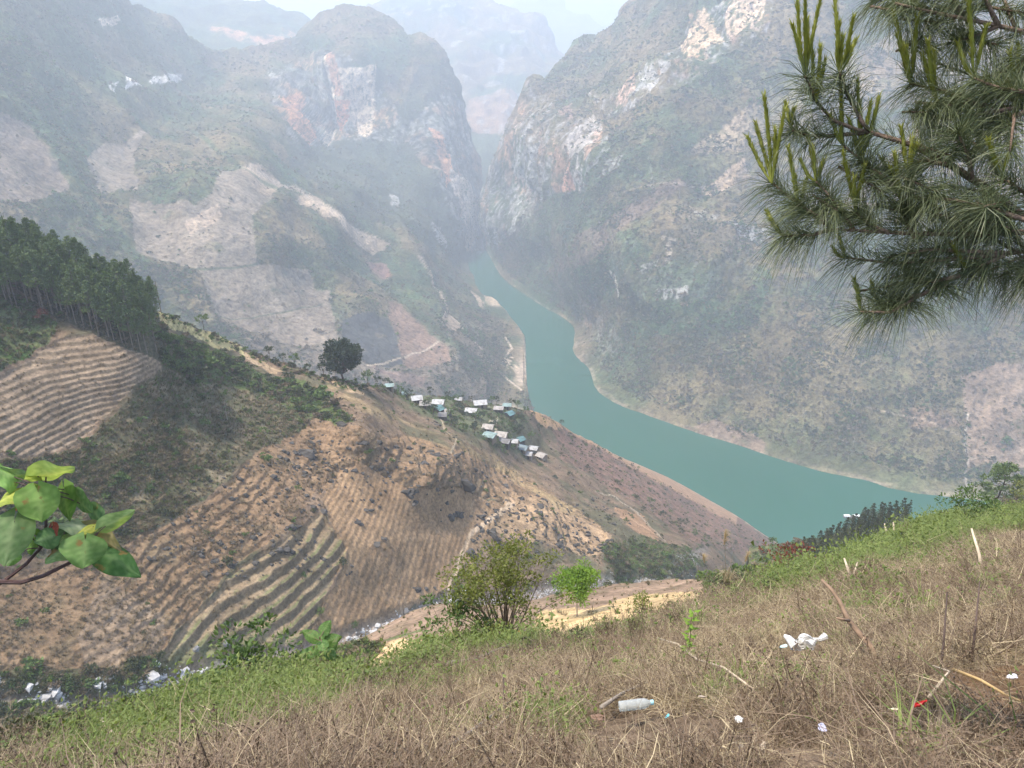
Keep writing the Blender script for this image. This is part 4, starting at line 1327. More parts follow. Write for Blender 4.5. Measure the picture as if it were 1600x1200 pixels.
keep = clear_litter(pts)
pts, i, j = pts[keep], i[keep], j[keep]
n = len(pts)
u = rng.random(n)
fl = fbm(pts, 1.4, 3, 0.6, 96)
dk = np.clip(0.45 + 2.6 * fl, 0, 1)
idx = np.where(u < 0.34 - 0.22 * dk, 0, np.where(u < 0.54 - 0.34 * dk, 1, np.where(u < 0.72 - 0.05 * dk, 2, np.where(u < 0.90 - 0.12 * dk, 8, np.where(u < 0.965, 3, 4)))))
idx = np.where(fd[i, j] < 4.4, rng.choice([8, 8, 2, 2, 3], n), idx)
far_ = np.clip(fd[i, j] / 16.0, 0.62, 0.95)
scatter('dry_grass', pts, rng.lognormal(-0.05, 0.3, n) * far_, rots(n, 0.35), idx, nearp, 'dead brown grass and weeds matted over the near slope')
n = 16000
pts, i, j = pick(Fm, infr * fd ** 1.1 * sstep(3.9, 4.8, fd) * np.clip(gmf, 0, 1.0), n)
keep = clear_litter(pts, 0.06)
pts, i, j = pts[keep], i[keep], j[keep]
n = len(pts)
u = rng.random(n)
idx = np.where(u < 0.5, 5, np.where(u < 0.7, 6, 7))
far_ = np.clip(fd[i, j] / 11.0, 0.65, 1.6)
scatter('green_weeds', pts, rng.lognormal(-0.1, 0.3, n) * far_, rots(n, 0.3), idx, nearp, 'green weeds creeping through the dead grass of the near slope')
ftop = np.interp(Fm.px, [t[0] for t in F_TOP], [t[1] for t in F_TOP])
cre = sstep(34, 4, Fm.py - ftop) * infr
n = 1900
bush_n = [shrub_proto(s, m_, 170, 0.11) for s, m_ in ((11, SH_DARK), (12, SH_GREEN), (13, SH_GREEN), (14, SH_DRY))]
pts, i, j = pick(Fm, cre * (0.15 + (Fm.px < 640) * 0.6 + (Fm.px > 1150) * 0.5 + (Fm.px > 1180) * (fd < 45) * 0.5 * sstep(60, 10, Fm.py - ftop)) * (1 - 0.8 * ((Fm.px > 1260) & (Fm.px < 1425) & (Fm.py - ftop < 14))), n)
idx = rng.choice([0, 1, 2, 3, 0], n)
scatter('bushes', pts - np.array([0, 0, 0.05]), rng.lognormal(-0.95, 0.35, n) * np.where(pts[:, 0] < 0, 0.62, 1.0), rots(n), idx, bush_n, 'small bushes along the crest of the near slope')

brush = [weed_proto(300 + k, m_, 26, 0.55, 0.006, True) for k, m_ in enumerate((TWIG_M, DARKW_M, TWIG_M))]
bm_ = np.zeros(Fm.px.shape)
for p in ([(820, 1000), (900, 975), (1060, 950), (1110, 1000), (1060, 1060), (940, 1070), (860, 1040)], [(1220, 905), (1300, 870), (1360, 890), (1330, 930), (1240, 930)], [(520, 1110), (700, 1080), (760, 1130), (600, 1180)], [(1330, 960), (1600, 880), (1600, 1000), (1400, 1040)]):
    bm_ = np.maximum(bm_, poly_mask(Fm.px + fq, Fm.py + fq * 0.5, p))
n = 380
pts, i, j = pick(Fm, (bm_ + 0.06) * infr * fd ** 2.0 * sstep(4.5, 5.5, fd), n)
scatter('dead_brush', pts, rng.lognormal(-0.75, 0.25, n) * np.clip(fd[i, j] / 12, 0.6, 1.2), rots(n, 0.5), rng.choice([0, 1, 2], n, p=[0.4, 0.25, 0.35]), brush, 'tangled dead brown brush standing in patches on the near slope')
# ------------------------------------------------------------------ trees
BARK = plain_mat('bark', (0.12, 0.085, 0.06), 0.9, 0.35, 6)
STEM_BR = plain_mat('stem_bark', (0.22, 0.165, 0.12), 0.85, 0.3, 6)
PALE_BARK = plain_mat('pale_bark', (0.42, 0.38, 0.33), 0.85, 0.2, 6)
PINE_BARK = plain_mat('pine_bark', (0.20, 0.165, 0.135), 0.9, 0.3, 5)
PINE_M = leaf_mat('pine_foliage', (0.07, 0.115, 0.04), (0.19, 0.245, 0.09), trans=0.1, noise_scale=0.8)
DARK_CONIFER = leaf_mat('dark_conifer_foliage', (0.03, 0.044, 0.02), (0.085, 0.085, 0.04), trans=0.08, noise_scale=0.8)
TREE_M = leaf_mat('tree_foliage', (0.024, 0.042, 0.020), (0.062, 0.082, 0.036), trans=0.12, noise_scale=0.8)
TREE_LIGHT = leaf_mat('light_tree_foliage', (0.06, 0.11, 0.03), (0.14, 0.20, 0.06), trans=0.25, noise_scale=0.8)
BRIGHT_LEAF = leaf_mat('bright_leaves', (0.10, 0.20, 0.025), (0.24, 0.36, 0.05), trans=0.35, noise_scale=3)
OLIVE_LEAF = leaf_mat('olive_leaves', (0.10, 0.125, 0.028), (0.31, 0.32, 0.075), trans=0.3, noise_scale=3)


def spray(m_, r, c, rad, n, size, flat=1.0, up=0.3):
    for _ in range(n):
        d = rvec(r)
        d.z *= flat
        p = c + d * rad * r.uniform(0.35, 1.0)
        ax = (d + rvec(r) * 0.7 + Vector((0, 0, up))).normalized()
        sd_ = ax.cross(rvec(r)).normalized()
        s_ = size * r.uniform(0.6, 1.25)
        m_.leaf(p - ax * s_ * 0.4, ax, sd_, s_, s_ * 0.5)


def forest_pine(seed):
    """12 m plantation pine: bare leaning pole, ragged narrow crown on the upper half."""
    r = random.Random(seed)
    H = 12.0
    root = empty('pine_tree', (0, 0, 0))
    t = MB()
    lean = Vector((r.uniform(-0.5, 0.5), r.uniform(-0.3, 0.3), 0))
    pts = [lean * (k / 5) ** 2 + Vector((0, 0, H * k / 5 - 0.4 * (k == 0))) for k in range(6)]
    t.tube(pts, [0.16, 0.14, 0.12, 0.09, 0.05, 0.02], 5)
    c = MB()
    n = 15
    for k in range(n):
        f = k / (n - 1)
        z = H * (0.44 + 0.56 * f)
        reach = 2.1 * (1 - f) ** 0.7 * r.uniform(0.7, 1.15) + 0.25
        nb = r.randint(2, 4)
        a0 = r.uniform(0, 6.28)
        for b_ in range(nb):
            a = a0 + b_ * 6.28 / nb + r.uniform(-0.5, 0.5)
            tip = lean * (z / H) ** 2 + Vector((math.cos(a) * reach, math.sin(a) * reach, z + reach * r.uniform(0.05, 0.5)))
            base = lean * (z / H) ** 2 + Vector((0, 0, z))
            t.tube([base, base.lerp(tip, 0.5) - Vector((0, 0, 0.05)), tip], [0.035, 0.025, 0.01], 3)
            for q in (0.55, 0.8, 1.0):
                spray(c, r, base.lerp(tip, q), 0.5 * (0.7 + 0.5 * (1 - f)), 9, 0.46, 0.7, 0.6)
    t.build('trunk', PINE_BARK, root)
    c.build('crown', PINE_M, root)
    return root


def broad_tree(name, seed, H, rx, rz, trunk_h, mat, nclump, nleaf, leaf, bark=BARK, trunk_r=0.25, squash=0.75, hollow=0.55):
    """Leafy tree: tapered trunk, forking limbs, crown of leaf clumps with gaps between."""
    r = random.Random(seed)
    root = empty(name, (0, 0, 0))
    t, c = MB(), MB()
    fork = Vector((r.uniform(-0.1, 0.1) * H * 0.3, r.uniform(-0.1, 0.1) * H * 0.3, trunk_h))
    t.tube([Vector((0, 0, -0.3)), fork * 0.5, fork], [trunk_r, trunk_r * 0.8, trunk_r * 0.65], 6)
    cz = H - rz
    for k in range(nclump):
        d = rvec(r)
        if d.z < -0.55:
            d.z *= -0.6
        p = Vector((d.x * rx, d.y * rx, cz + d.z * rz)) * 1.0
        q = r.uniform(hollow, 0.92)
        p = Vector((p.x * q, p.y * q, cz + (p.z - cz) * q))
        if k % 2 == 0:
            mid = fork.lerp(p, 0.55) + rvec(r) * rx * 0.08
            t.tube([fork, mid, p], [trunk_r * 0.4, trunk_r * 0.22, trunk_r * 0.06], 4)
        spray(c, r, p, rx * r.uniform(0.22, 0.38), nleaf, leaf, squash, 0.2)
    t.build('trunk', bark, root)
    c.build('crown', mat, root)
    return root


def bare_tree(seed, H, mat=PALE_BARK, w=0.14, spread=0.35, name='bare_tree'):
    r = random.Random(seed)
    root = empty(name, (0, 0, 0))
    t, br = MB(), MB()
    top = Vector((r.uniform(-0.1, 0.1) * H, 0, H))
    t.tube([Vector((0, 0, -0.4)), top * 0.5, top], [w, w * 0.7, w * 0.2], 5)
    for k in range(12):
        f = r.uniform(0.4, 0.98)
        b0 = top * f
        e = Vector((r.uniform(-1, 1), r.uniform(-1, 1), r.uniform(0.2, 1.0))).normalized() * H * spread * r.uniform(0.4, 1) * (1.2 - f)
        br.tube([b0, b0 + e * 0.6, b0 + e + Vector((0, 0, e.length * 0.2))], [w * 0.4, w * 0.25, w * 0.08], 3)
    t.build('trunk', mat, root)
    br.build('branches', mat, root)
    return root


# ---- pine wood on the left of the hillside
pines = [forest_pine(s) for s in range(5)]
spots = []
base_hi = [(-60, 395), (0, 412), (60, 430), (120, 456), (180, 478), (238, 492)]
base_lo = [(-60, 470), (0, 478), (40, 482), (95, 497), (140, 516), (185, 532), (225, 548), (245, 552)]
r = random.Random(5)
for row, f in enumerate((0.0, 0.2, 0.45, 0.72, 1.0)):
    x = -50 + row * 4
    while x < 243:
        y = np.interp(x, *zip(*base_hi)) * (1 - f) + np.interp(x, *zip(*base_lo)) * f
        spots.append((x + r.uniform(-3, 3), y + r.uniform(-4, 4), row))
        x += r.uniform(8.5, 13.5)
lab = {0: "dark pine in the grove's back row", 1: "dark pine in the grove's second row from the back", 2: "dark pine in the grove's middle row",
       3: "slim pine in the grove's second row from the front", 4: "slim bare trunked pine in the grove's front row"}
for k, (x, y, row) in enumerate(spots):
    p = pines[k % 5] if k < 5 else copy_tree(pines[k % 5], (0, 0, 0))
    p.location = Mm.at(x, y)
    p.rotation_euler = (0, 0, r.uniform(0, 6.28))
    s = r.uniform(0.74, 1.14) * (0.95 if row < 2 else 1.0) * float(np.interp(x, [-50, 120, 245], [1.12, 1.05, 0.92]))
    p.scale = (s * 0.95, s * 0.95, s)
    part = 'at the far left' if x < 30 else ('left of its middle' if x < 95 else ('about its middle' if x < 150 else ('right of its middle' if x < 205 else 'at its right end')))
    tag(p, lab[row] + ', ' + part, 'pine tree', 'pines of the hillside grove')


def place(root, loc, label, cat, group=None, rz=0.0, sc=1.0):
    root.location = loc
    root.rotation_euler = (0, 0, rz)
    root.scale = (sc, sc, sc)
    return tag(root, label, cat, group)


place(broad_tree('tree', 31, 15.0, 6.3, 6.4, 2.6, TREE_M, 110, 60, 1.0, trunk_r=0.45), Mm.at(537, 592), 'big dark round tree standing alone above the village', 'tree')
place(broad_tree('tree', 32, 9, 5.6, 4.2, 1.5, TREE_M, 26, 30, 1.3), Ln.at(772, 535), 'dark rounded tree on the far slope by the river bend', 'tree')
place(bare_tree(33, 8.5, BARK, 0.12, 0.4, 'dead_tree'), Mm.at(252, 490), 'bare dead tree just right of the pine grove', 'tree')
place(broad_tree('tree', 34, 5.6, 1.9, 2.0, 2.4, TREE_LIGHT, 14, 24, 0.5, trunk_r=0.1), Mm.at(319, 510), 'slender pale green tree beyond the pale crest field', 'tree')
place(bare_tree(35, 5.2, PALE_BARK, 0.07, 0.5), Mm.at(356, 658), 'small leafless white tree on the dark scrub slope', 'tree')
place(broad_tree('tree', 36, 4.5, 1.6, 1.6, 1.4, SH_GREEN, 12, 20, 0.4, trunk_r=0.08), Mm.at(415, 690), 'bushy green tree under the scrub at the brown field edge', 'tree')
place(broad_tree('tree', 37, 3.4, 0.9, 1.3, 0.9, SH_GREEN, 10, 18, 0.32, trunk_r=0.06), Mm.at(468, 775), 'small green tree among the brown terraces', 'tree')
red = leaf_mat('red_leaves', (0.12, 0.035, 0.025), (0.22, 0.07, 0.04), trans=0.15, noise_scale=1.5)
place(broad_tree('red_shrub', 38, 3.0, 2.0, 1.3, 0.7, red, 12, 22, 0.35, trunk_r=0.06), Mm.at(69, 505), 'rust red bush below the pine grove', 'shrub')

vt = [broad_tree('village_tree', 40 + k, 4.6, 1.9, 1.8, 1.3, m_, 13, 20, 0.52, trunk_r=0.1) for k, m_ in enumerate((TREE_M, TREE_LIGHT, TREE_M))]
vpos = [(640, 622), (628, 616), (672, 618), (700, 622), (712, 634), (722, 628), (735, 622), (768, 624), (776, 616), (800, 626), (808, 634), (665, 645), (676, 652), (705, 652), (718, 646), (728, 655), (742, 664),
        (752, 660), (710, 668), (725, 675), (740, 678), (772, 672), (788, 668), (802, 665), (815, 660), (822, 648), (834, 652), (845, 672), (798, 688), (812, 678), (838, 712), (830, 690), (606, 606), (590, 604), (575, 598),
        (480, 588), (505, 590), (553, 606), (420, 560), (440, 570), (458, 577)]
for k, (x, y) in enumerate(vpos):
    p = vt[k % 3] if k < 3 else copy_tree(vt[k % 3], (0, 0, 0))
    edge = ('crest left of the big round tree' if x < 530 else 'crest between the big round tree and the village') if x < 610 else ('upper edge of the village' if y < 632 else (('left part of the village' if x < 712 else ('middle of the village' if x < 770 else 'right part of the village')) if y < 665 else 'lower side of the village'))
    place(p, Mm.at(x, y), 'leafy green tree on the %s' % edge, 'tree', 'trees in and above the village', r.uniform(0, 6.28), r.uniform(0.7, 1.25))
# lone small trees on the river slope
for k, (x, y, s) in enumerate([(877, 661, 0.9), (935, 700, 0.6), (968, 718, 0.6), (988, 728, 0.8), (997, 733, 0.7), (1047, 762, 0.6), (912, 690, 0.5), (1100, 792, 0.5), (868, 748, 0.7), (890, 745, 0.8), (1015, 785, 1.0), (1035, 808, 1.1), (1062, 822, 1.2),
                              (1085, 838, 1.0), (1005, 800, 0.8), (950, 815, 0.8), (975, 818, 0.7)]):
    place(copy_tree(vt[k % 3], (0, 0, 0)), Mm.at(x, y + 2), 'small tree growing on the reddish slope above the river', 'tree', 'trees on the reddish river slope', r.uniform(0, 6.28), s)

# pale bare trees on the far right mountain side
bt = [bare_tree(60 + k, 13, PALE_BARK, 0.22, 0.3) for k in range(3)]
r = random.Random(9)
k = 0
while k < 48:
    x, y = r.uniform(960, 1590), r.uniform(560, 740)
    if y > np.interp(x, [940, 1100, 1250, 1400, 1600], [600, 660, 705, 745, 760]):
        continue
    p = bt[k] if k < 3 else copy_tree(bt[k % 3], (0, 0, 0))
    place(p, Rm.at(x, y), 'leafless pale trunked tree on the brown mountain side across the river', 'tree', 'bare trees across the river', r.uniform(0, 6.28), r.uniform(0.6, 1.15))
    k += 1

# dark conifers below the crest on the right
def spire_conifer(seed, H, rad, mat):
    r = random.Random(seed)
    root = empty('conifer', (0, 0, 0))
    t, c = MB(), MB()
    t.tube([(0, 0, -0.5), (0, 0, H)], [0.13, 0.02], 5)
    n = 12
    for k in range(n):
        f = k / (n - 1)
        z = H * (0.1 + 0.88 * f)
        w_ = rad * (1 - f) ** 0.8 * r.uniform(0.75, 1.15) + 0.12
        for b_ in range(5):
            a = r.uniform(0, 6.28)
            spray(c, r, Vector((math.cos(a) * w_ * 0.65, math.sin(a) * w_ * 0.65, z)), 0.34 * w_ + 0.2, 9, 0.42, 0.8, 0.4)
    t.build('trunk', BARK, root)
    c.build('crown', mat, root)
    return root


con = [spire_conifer(70 + k, 8.5, 1.9, DARK_CONIFER) for k in range(3)]
r = random.Random(12)
cpos = []
for f in (0.0, 0.35, 0.7, 1.0):
    x = 1236 + 10 * f
    while x < 1410:
        top = np.interp(x, [1236, 1270, 1310, 1345, 1380, 1412], [858, 842, 824, 803, 797, 796])
        cpos.append((x, top + 34 + f * 22, f))
        x += r.uniform(9, 15)
for k, (x, y, f) in enumerate(cpos):
    p = con[k] if k < 3 else copy_tree(con[k % 3], (0, 0, 0))
    yy = max(y, np.interp(x, [1150, 1240, 1300, 1400, 1450], [862, 847, 840, 824, 814]) + 1)
    loc = Gm.at(x, yy)
    wanted = (yy - (np.interp(x, [1236, 1270, 1310, 1345, 1380, 1412], [858, 842, 824, 803, 797, 796]) + f * 22)) / FOC * loc.length * 1.5
    place(p, loc, 'dark conifer in the %s of the clump below the crest' % ('back row' if f < 0.5 else 'front row'), 'conifer', 'dark conifers below the crest', r.uniform(0, 6.28), max(0.5, wanted / 8.5 * r.uniform(0.9, 1.08)))
for xy, lb, sc_ in (((1413, 824), 'tall thin conifer at the right end of the dark clump', (0.62, 0.62, 0.98)), ((1493, 808), 'lone thin conifer by the water right of the dark clump', (0.5, 0.5, 0.75))):
    p = copy_tree(con[1], (0, 0, 0))
    place(p, Gm.at(*xy), lb, 'conifer')
    p.scale = sc_


def rounded_pine(seed, H, rx):
    r = random.Random(seed)
    root = empty('pine_tree', (0, 0, 0))
    t, c = MB(), MB()
    pts = [Vector((0, 0, -0.5)), Vector((0.15, 0, H * 0.35)), Vector((0.5, 0, H * 0.65)), Vector((0.6, 0, H * 0.95))]
    t.tube(pts, [0.22, 0.17, 0.1, 0.04], 6)
    for k in range(95):
        f = r.uniform(0.32, 1.0)
        a = r.uniform(0, 6.28)
        w_ = rx * math.sin(min(1, (f - 0.18) * 1.28) * math.pi * 0.92) ** 0.7 * r.uniform(0.45, 1.0)
        p = Vector((0.5 * f + math.cos(a) * w_, math.sin(a) * w_, H * f))
        t.tube([Vector((0.5 * f, 0, H * (f - 0.08))), p], [0.05, 0.015], 3)
        spray(c, r, p, 0.9, 34, 0.6, 0.6, 0.6)
    t.build('trunk', BARK, root)
    c.build('crown', PINE_M, root)
    return root


place(rounded_pine(80, 12.5, 4.6), Gm.at(1548, 808), 'rounded dark pine on the crest at the right edge of the river', 'pine tree')
place(broad_tree('tree', 81, 7.0, 3.2, 2.6, 1.2, OLIVE_LEAF, 26, 26, 0.55, trunk_r=0.12), Gm.at(1592, 800), 'yellowish green tree right of the rounded pine', 'tree')
place(broad_tree('bush', 82, 4.6, 2.6, 2.0, 0.8, TREE_M, 20, 26, 0.5, trunk_r=0.1), Gm.at(1520, 812), 'low dark bush left of the rounded pine', 'bush')
place(broad_tree('bush', 83, 4.6, 2.6, 2.0, 0.8, SH_DRY, 20, 22, 0.45, trunk_r=0.1), Gm.at(1572, 810), 'brownish bush between the pine and the yellowish tree', 'bush')

# the two trees in front of the gully
def umbrella_shrub(seed):
    """Many thin stems fanning up from one stool, leaves only on the outside of the dome."""
    r = random.Random(seed)
    root = empty('shrub_tree', (0, 0, 0))
    t, c = MB(), MB()
    for k in range(44):
        a = r.uniform(0, 6.28)
        el = r.uniform(0.35, 1.45)
        L_ = 3.1
        d = Vector((math.cos(a) * math.cos(el) * 0.78, math.sin(a) * math.cos(el) * 0.78, math.sin(el)))
        e = d * L_ * r.uniform(0.75, 1.0)
        e.z = min(e.z, 2.95)
        b0 = Vector((r.uniform(-0.2, 0.2), r.uniform(-0.2, 0.2), -0.1))
        mid = b0.lerp(e, 0.5) + Vector((d.x * 0.12, d.y * 0.12, 0.12))
        t.tube([b0, mid, e], [0.026, 0.016, 0.005], 4)
        for q in range(6):
            p = mid.lerp(e, r.uniform(0.15, 1.0))
            tip = p + (rvec(r) * 0.4 + Vector((0, 0, 0.25)) + d * 0.25) * r.uniform(0.4, 0.9)
            t.tube([p, tip], [0.007, 0.003], 3)
            out = tip.length / 3.0
            nl = int(70 * max(0.0, min(out, 1.0) - 0.5)) + int(r.uniform(0, 4))
            spray(c, r, tip, 0.24, nl, 0.105, 0.9, 0.3)
    t.build('stems', STEM_BR, root)
    c.build('leaves', OLIVE_LEAF, root)
    return root


place(umbrella_shrub(90), Fm.at(788, 992), 'dome shaped shrub with many thin stems in front of the gully', 'shrub', None, 0.4, 0.94)
place(broad_tree('young_tree', 91, 4.5, 2.0, 1.35, 1.75, BRIGHT_LEAF, 56, 50, 0.25, PALE_BARK, 0.06, 0.85, 0.3), Tm.at(902, 962), 'young bright green tree with thin pale trunk on the yellow earth', 'tree')
place(broad_tree('bush', 92, 2.0, 1.0, 0.9, 0.4, SH_GREEN, 18, 40, 0.12, BARK, 0.03, 0.9, 0.3), Fm.at(712, 1010), 'leafy green bush left of the dome shaped shrub', 'bush')
place(broad_tree('bush', 93, 1.3, 0.9, 0.6, 0.2, SH_GREEN, 18, 40, 0.12, BARK, 0.03, 0.9, 0.3), Fm.at(395, 1064), 'thick green bush on the near crest at lower left', 'bush')
place(broad_tree('bush', 94, 0.9, 0.5, 0.38, 0.25, OLIVE_LEAF, 14, 30, 0.07, BARK, 0.02, 0.9, 0.3), Fm.at(1010, 965), 'olive green bush with dry stems before the yellow earth', 'bush')
place(broad_tree('bush', 95, 1.7, 1.2, 0.75, 0.3, SH_GREEN, 18, 40, 0.13, BARK, 0.03, 0.9, 0.3), Fm.at(1505, 822), 'bright green bush near the crest below the rounded pine', 'bush')
place(broad_tree('bush', 96, 1.5, 1.0, 0.7, 0.3, red, 16, 30, 0.12, BARK, 0.03, 0.9, 0.3), Fm.at(1232, 882), 'dark reddish brown bush at the near crest', 'bush')
place(broad_tree('bush', 97, 2.2, 1.1, 1.0, 0.5, SH_GREEN, 16, 30, 0.2, BARK, 0.03, 0.9, 0.3), Mm.at(503, 962), 'dark green bush at the foot of the striped terraces', 'bush')
place(broad_tree('bush', 98, 2.0, 1.1, 0.9, 0.4, SH_GREEN, 16, 30, 0.2, BARK, 0.03, 0.9, 0.3), Mm.at(556, 975), 'small green bush beside the white stream boulders', 'bush')

# ------------------------------------------------------------------ rocks
ROCK_W = plain_mat('white_rock', (0.46, 0.455, 0.45), 0.8, 0.22, 2.5, 0.4)
ROCK_D = plain_mat('dark_rock', (0.075, 0.070, 0.064), 0.9, 0.4, 1.2, 0.5)
ROCK_G = plain_mat('grey_rock', (0.20, 0.195, 0.19), 0.9, 0.35, 1.2, 0.5)


def rock_mesh(seed, sub, flat, jag, mat):
    r = random.Random(seed)
    bm = bmesh.new()
    bmesh.ops.create_icosphere(bm, subdivisions=sub, radius=0.5)
    off = Vector((seed * 3.7, seed * 1.3, 0))
    cuts = [(rvec(r), r.uniform(0.22, 0.4)) for _ in range(9)]
    for v in bm.verts:
        for n_, d_ in cuts:
            k = v.co.dot(n_) - d_
            if k > 0:
                v.co -= n_ * k
        v.co += rvec(r) * jag
        v.co.z *= flat
    me = bpy.data.meshes.new('rock')
    bm.to_mesh(me)
    bm.free()
    me.materials.append(mat)
    return me


white_rocks = [rock_mesh(s, 1, 0.75, 0.04, ROCK_W) for s in range(5)]
dark_rocks = [rock_mesh(20 + s, 2, 0.9, 0.07, ROCK_D) for s in range(5)]
grey_rocks = [rock_mesh(40 + s, 1, 0.8, 0.05, ROCK_G) for s in range(3)]


def rock(name, me, loc, s, rz, label, cat, group):
    o = bpy.data.objects.new(name, me)
    COL.objects.link(o)
    o.location = loc
    o.scale = s
    o.rotation_euler = (0, 0, rz)
    return tag(o, label, cat, group)


r = random.Random(21)
stream = [(-20, 1068, 40, 26, 26), (62, 1088, 70, 30, 48), (160, 1066, 40, 20, 8), (245, 1062, 100, 24, 60), (300, 1048, 40, 14, 18), (570, 985, 60, 16, 46), (615, 968, 34, 16, 28), (690, 940, 80, 12, 40), (765, 936, 70, 14, 46),
          (860, 918, 46, 9, 34), (935, 906, 60, 8, 16), (1002, 903, 40, 8, 22), (1071, 880, 28, 30, 42), (1075, 868, 14, 12, 12), (1130, 858, 12, 10, 8)]
white_small = []
n_w = 0
PLACES = ['at the left edge of the photo', 'round the big grey boulder at the left end of the gully', 'between the bushes left in the gully', 'in the long pile below the left terraces', 'at the foot of the leftmost striped terrace',
          'in the run below the hoed field left of the big grey boulder', 'beside the big grey boulder under the hoed field', 'where the footpath meets the gully', 'in the gully behind the dome shaped shrub', 'in the gully between the two small trees',
          'in the gully right of the young bright tree', 'in the low scrub right of the young bright tree', 'in the pile where the gully drops to the river', 'at the top of the pile above the river', 'in the last patch by the plume grass']
for ci, (cx_, cy_, w_, h_, n) in enumerate(stream):
    for _ in range(n):
        x = cx_ + r.uniform(-0.5, 0.5) * w_
        y = cy_ + r.gauss(0, 0.3) * h_ - (x - cx_) * (0.28 if cx_ > 200 and cx_ < 1000 else 0.0)
        p = Mm.at(x, y)
        s = r.lognormvariate(-0.2, 0.42) * (1.25 if x > 1050 or x < 340 else 1.0)
        if n_w < 280:
            place_ = PLACES[ci]
            rock('white_boulder', r.choice(white_rocks), p + Vector((0, 0, 0.1)), (s * r.uniform(0.9, 1.6), s, s * r.uniform(0.7, 1.2)), r.uniform(0, 6.28), 'pale limestone boulder ' + place_, 'boulder', 'white boulders along the gully')
            n_w += 1
        for _k in range(5):
            q = Mm.at(x + r.gauss(0, 7), y + r.gauss(0, 3))
            white_small.append((q, r.uniform(0.2, 0.55)))
mb = MB()
for p, s in white_small:
    me = r.choice(white_rocks)
    a = r.uniform(0, 6.28)
    ca, sa = math.cos(a) * s, math.sin(a) * s
    mb.add([(p.x + v.co.x * ca - v.co.y * sa, p.y + v.co.x * sa + v.co.y * ca, p.z + v.co.z * s + 0.05) for v in me.vertices], [tuple(f.vertices) for f in me.polygons])
tag(mb.build('stream_stones', ROCK_W), 'small white stones lying along the gully bed', kind='stuff')
for (x, y, s, lb) in [(98, 1108, 3.2, 'grey boulder among the white stones at the left end of the gully'), (352, 1006, 2.6, 'dark grey boulder at the foot of the striped terraces'), (633, 950, 3.4, 'big grey boulder beside the stream under the hoed field'), (303, 1014, 2.2, 'dark grey boulder in the left gully bank')]:
    rock('grey_boulder', grey_rocks[0], Mm.at(x, y), (s, s * 0.8, s * 0.9), 0.7 * s, lb, 'boulder', None)
# dark outcrops in the fields
lines = [([(430, 700), (480, 688), (560, 690), (600, 688)], 9), ([(440, 668), (500, 658), (560, 662)], 8), ([(425, 708), (470, 712), (500, 702)], 6), ([(535, 740), (580, 728), (640, 720), (680, 722)], 12), ([(625, 718), (665, 722)], 5),
         ([(630, 770), (660, 760), (700, 764), (740, 758), (745, 768)], 16), ([(632, 760), (640, 790), (655, 778)], 8), ([(700, 805), (720, 808), (725, 800)], 6), ([(730, 810), (770, 804), (800, 800)], 10), ([(600, 790), (570, 800)], 4), ([(555, 812), (562, 815)], 3), ([(600, 838), (602, 845)], 3),
         ([(580, 845), (590, 850)], 2), ([(640, 700), (700, 715), (760, 745), (790, 760)], 12), ([(650, 690), (690, 705), (720, 715)], 8), ([(760, 735), (800, 750), (840, 775)], 7), ([(460, 880), (500, 870), (540, 900)], 6), ([(400, 880), (450, 860)], 5), ([(230, 870), (300, 860), (340, 880)], 9),
         ([(150, 800), (240, 850)], 3), ([(620, 640), (680, 660), (740, 700)], 8), ([(480, 770), (500, 800)], 4), ([(640, 915), (680, 920)], 4), ([(560, 880), (545, 900)], 3)]
n_d = 0
for pts, n in lines:
    pts = np.array(pts, float)
    seg = np.concatenate([[0], np.cumsum(np.hypot(*np.diff(pts, axis=0).T))])
    for _ in range(n):
        t = r.uniform(0, seg[-1])
        x, y = np.interp(t, seg, pts[:, 0]) + r.gauss(0, 3), np.interp(t, seg, pts[:, 1]) + r.gauss(0, 2.5)
        s = r.lognormvariate(0.05, 0.5)
        rock('dark_rock', r.choice(dark_rocks), Mm.at(x, y) + Vector((0, 0, -0.05 * s)), (s * r.uniform(1.1, 2.6), s * r.uniform(0.6, 1.0), s * r.uniform(0.6, 1.2)), r.uniform(-0.6, 0.6),
             'dark weathered rock jutting from the %s, %s' % (('hoed field' if y > 765 else ('brown field below the ridge path' if y > 705 else 'brown field under the green scrub')), ('left of the terraces' if x < 300 else ('left part' if x < 520 else ('middle part' if x < 660 else 'right part')))), 'rock', 'dark rocks in the brown fields')
        n_d += 1
while n_d < 285:
    x, y = r.uniform(735, 965), r.uniform(772, 872)
    if not poly_mask(np.array([x]), np.array([y]), O_POLY)[0]:
        continue
    s = r.lognormvariate(0.3, 0.42)
    rock('dark_rock', r.choice(dark_rocks), Mm.at(x, y) + Vector((0, 0, -0.05 * s)), (s * r.uniform(0.8, 1.9), s * r.uniform(0.6, 1.0), s * r.uniform(0.7, 1.5)), r.uniform(0, 6.28), 'dark rock on the orange soil right of the footpath, %s' % ('upper part' if y < 815 else ('lower left part' if x < 850 else 'lower right part')), 'rock', 'dark rocks in the brown fields')
    n_d += 1
mb = MB()
for _ in range(900):
    x, y = r.choice([(r.uniform(430, 800), r.gauss(725, 28)), (r.uniform(840, 1000), r.uniform(700, 820)), (r.uniform(240, 500), r.uniform(700, 900)), (r.uniform(740, 965), r.uniform(775, 872))])
    p = Mm.at(x, y)
    s = r.lognormvariate(-0.35, 0.4)
    me = r.choice(dark_rocks)
    mb.add([(p.x + v.co.x * s * 1.4, p.y + v.co.y * s, p.z + v.co.z * s) for v in me.vertices], [tuple(f.vertices) for f in me.polygons])
tag(mb.build('loose_stones', ROCK_D), 'small dark stones strewn over the brown hillside', kind='stuff')
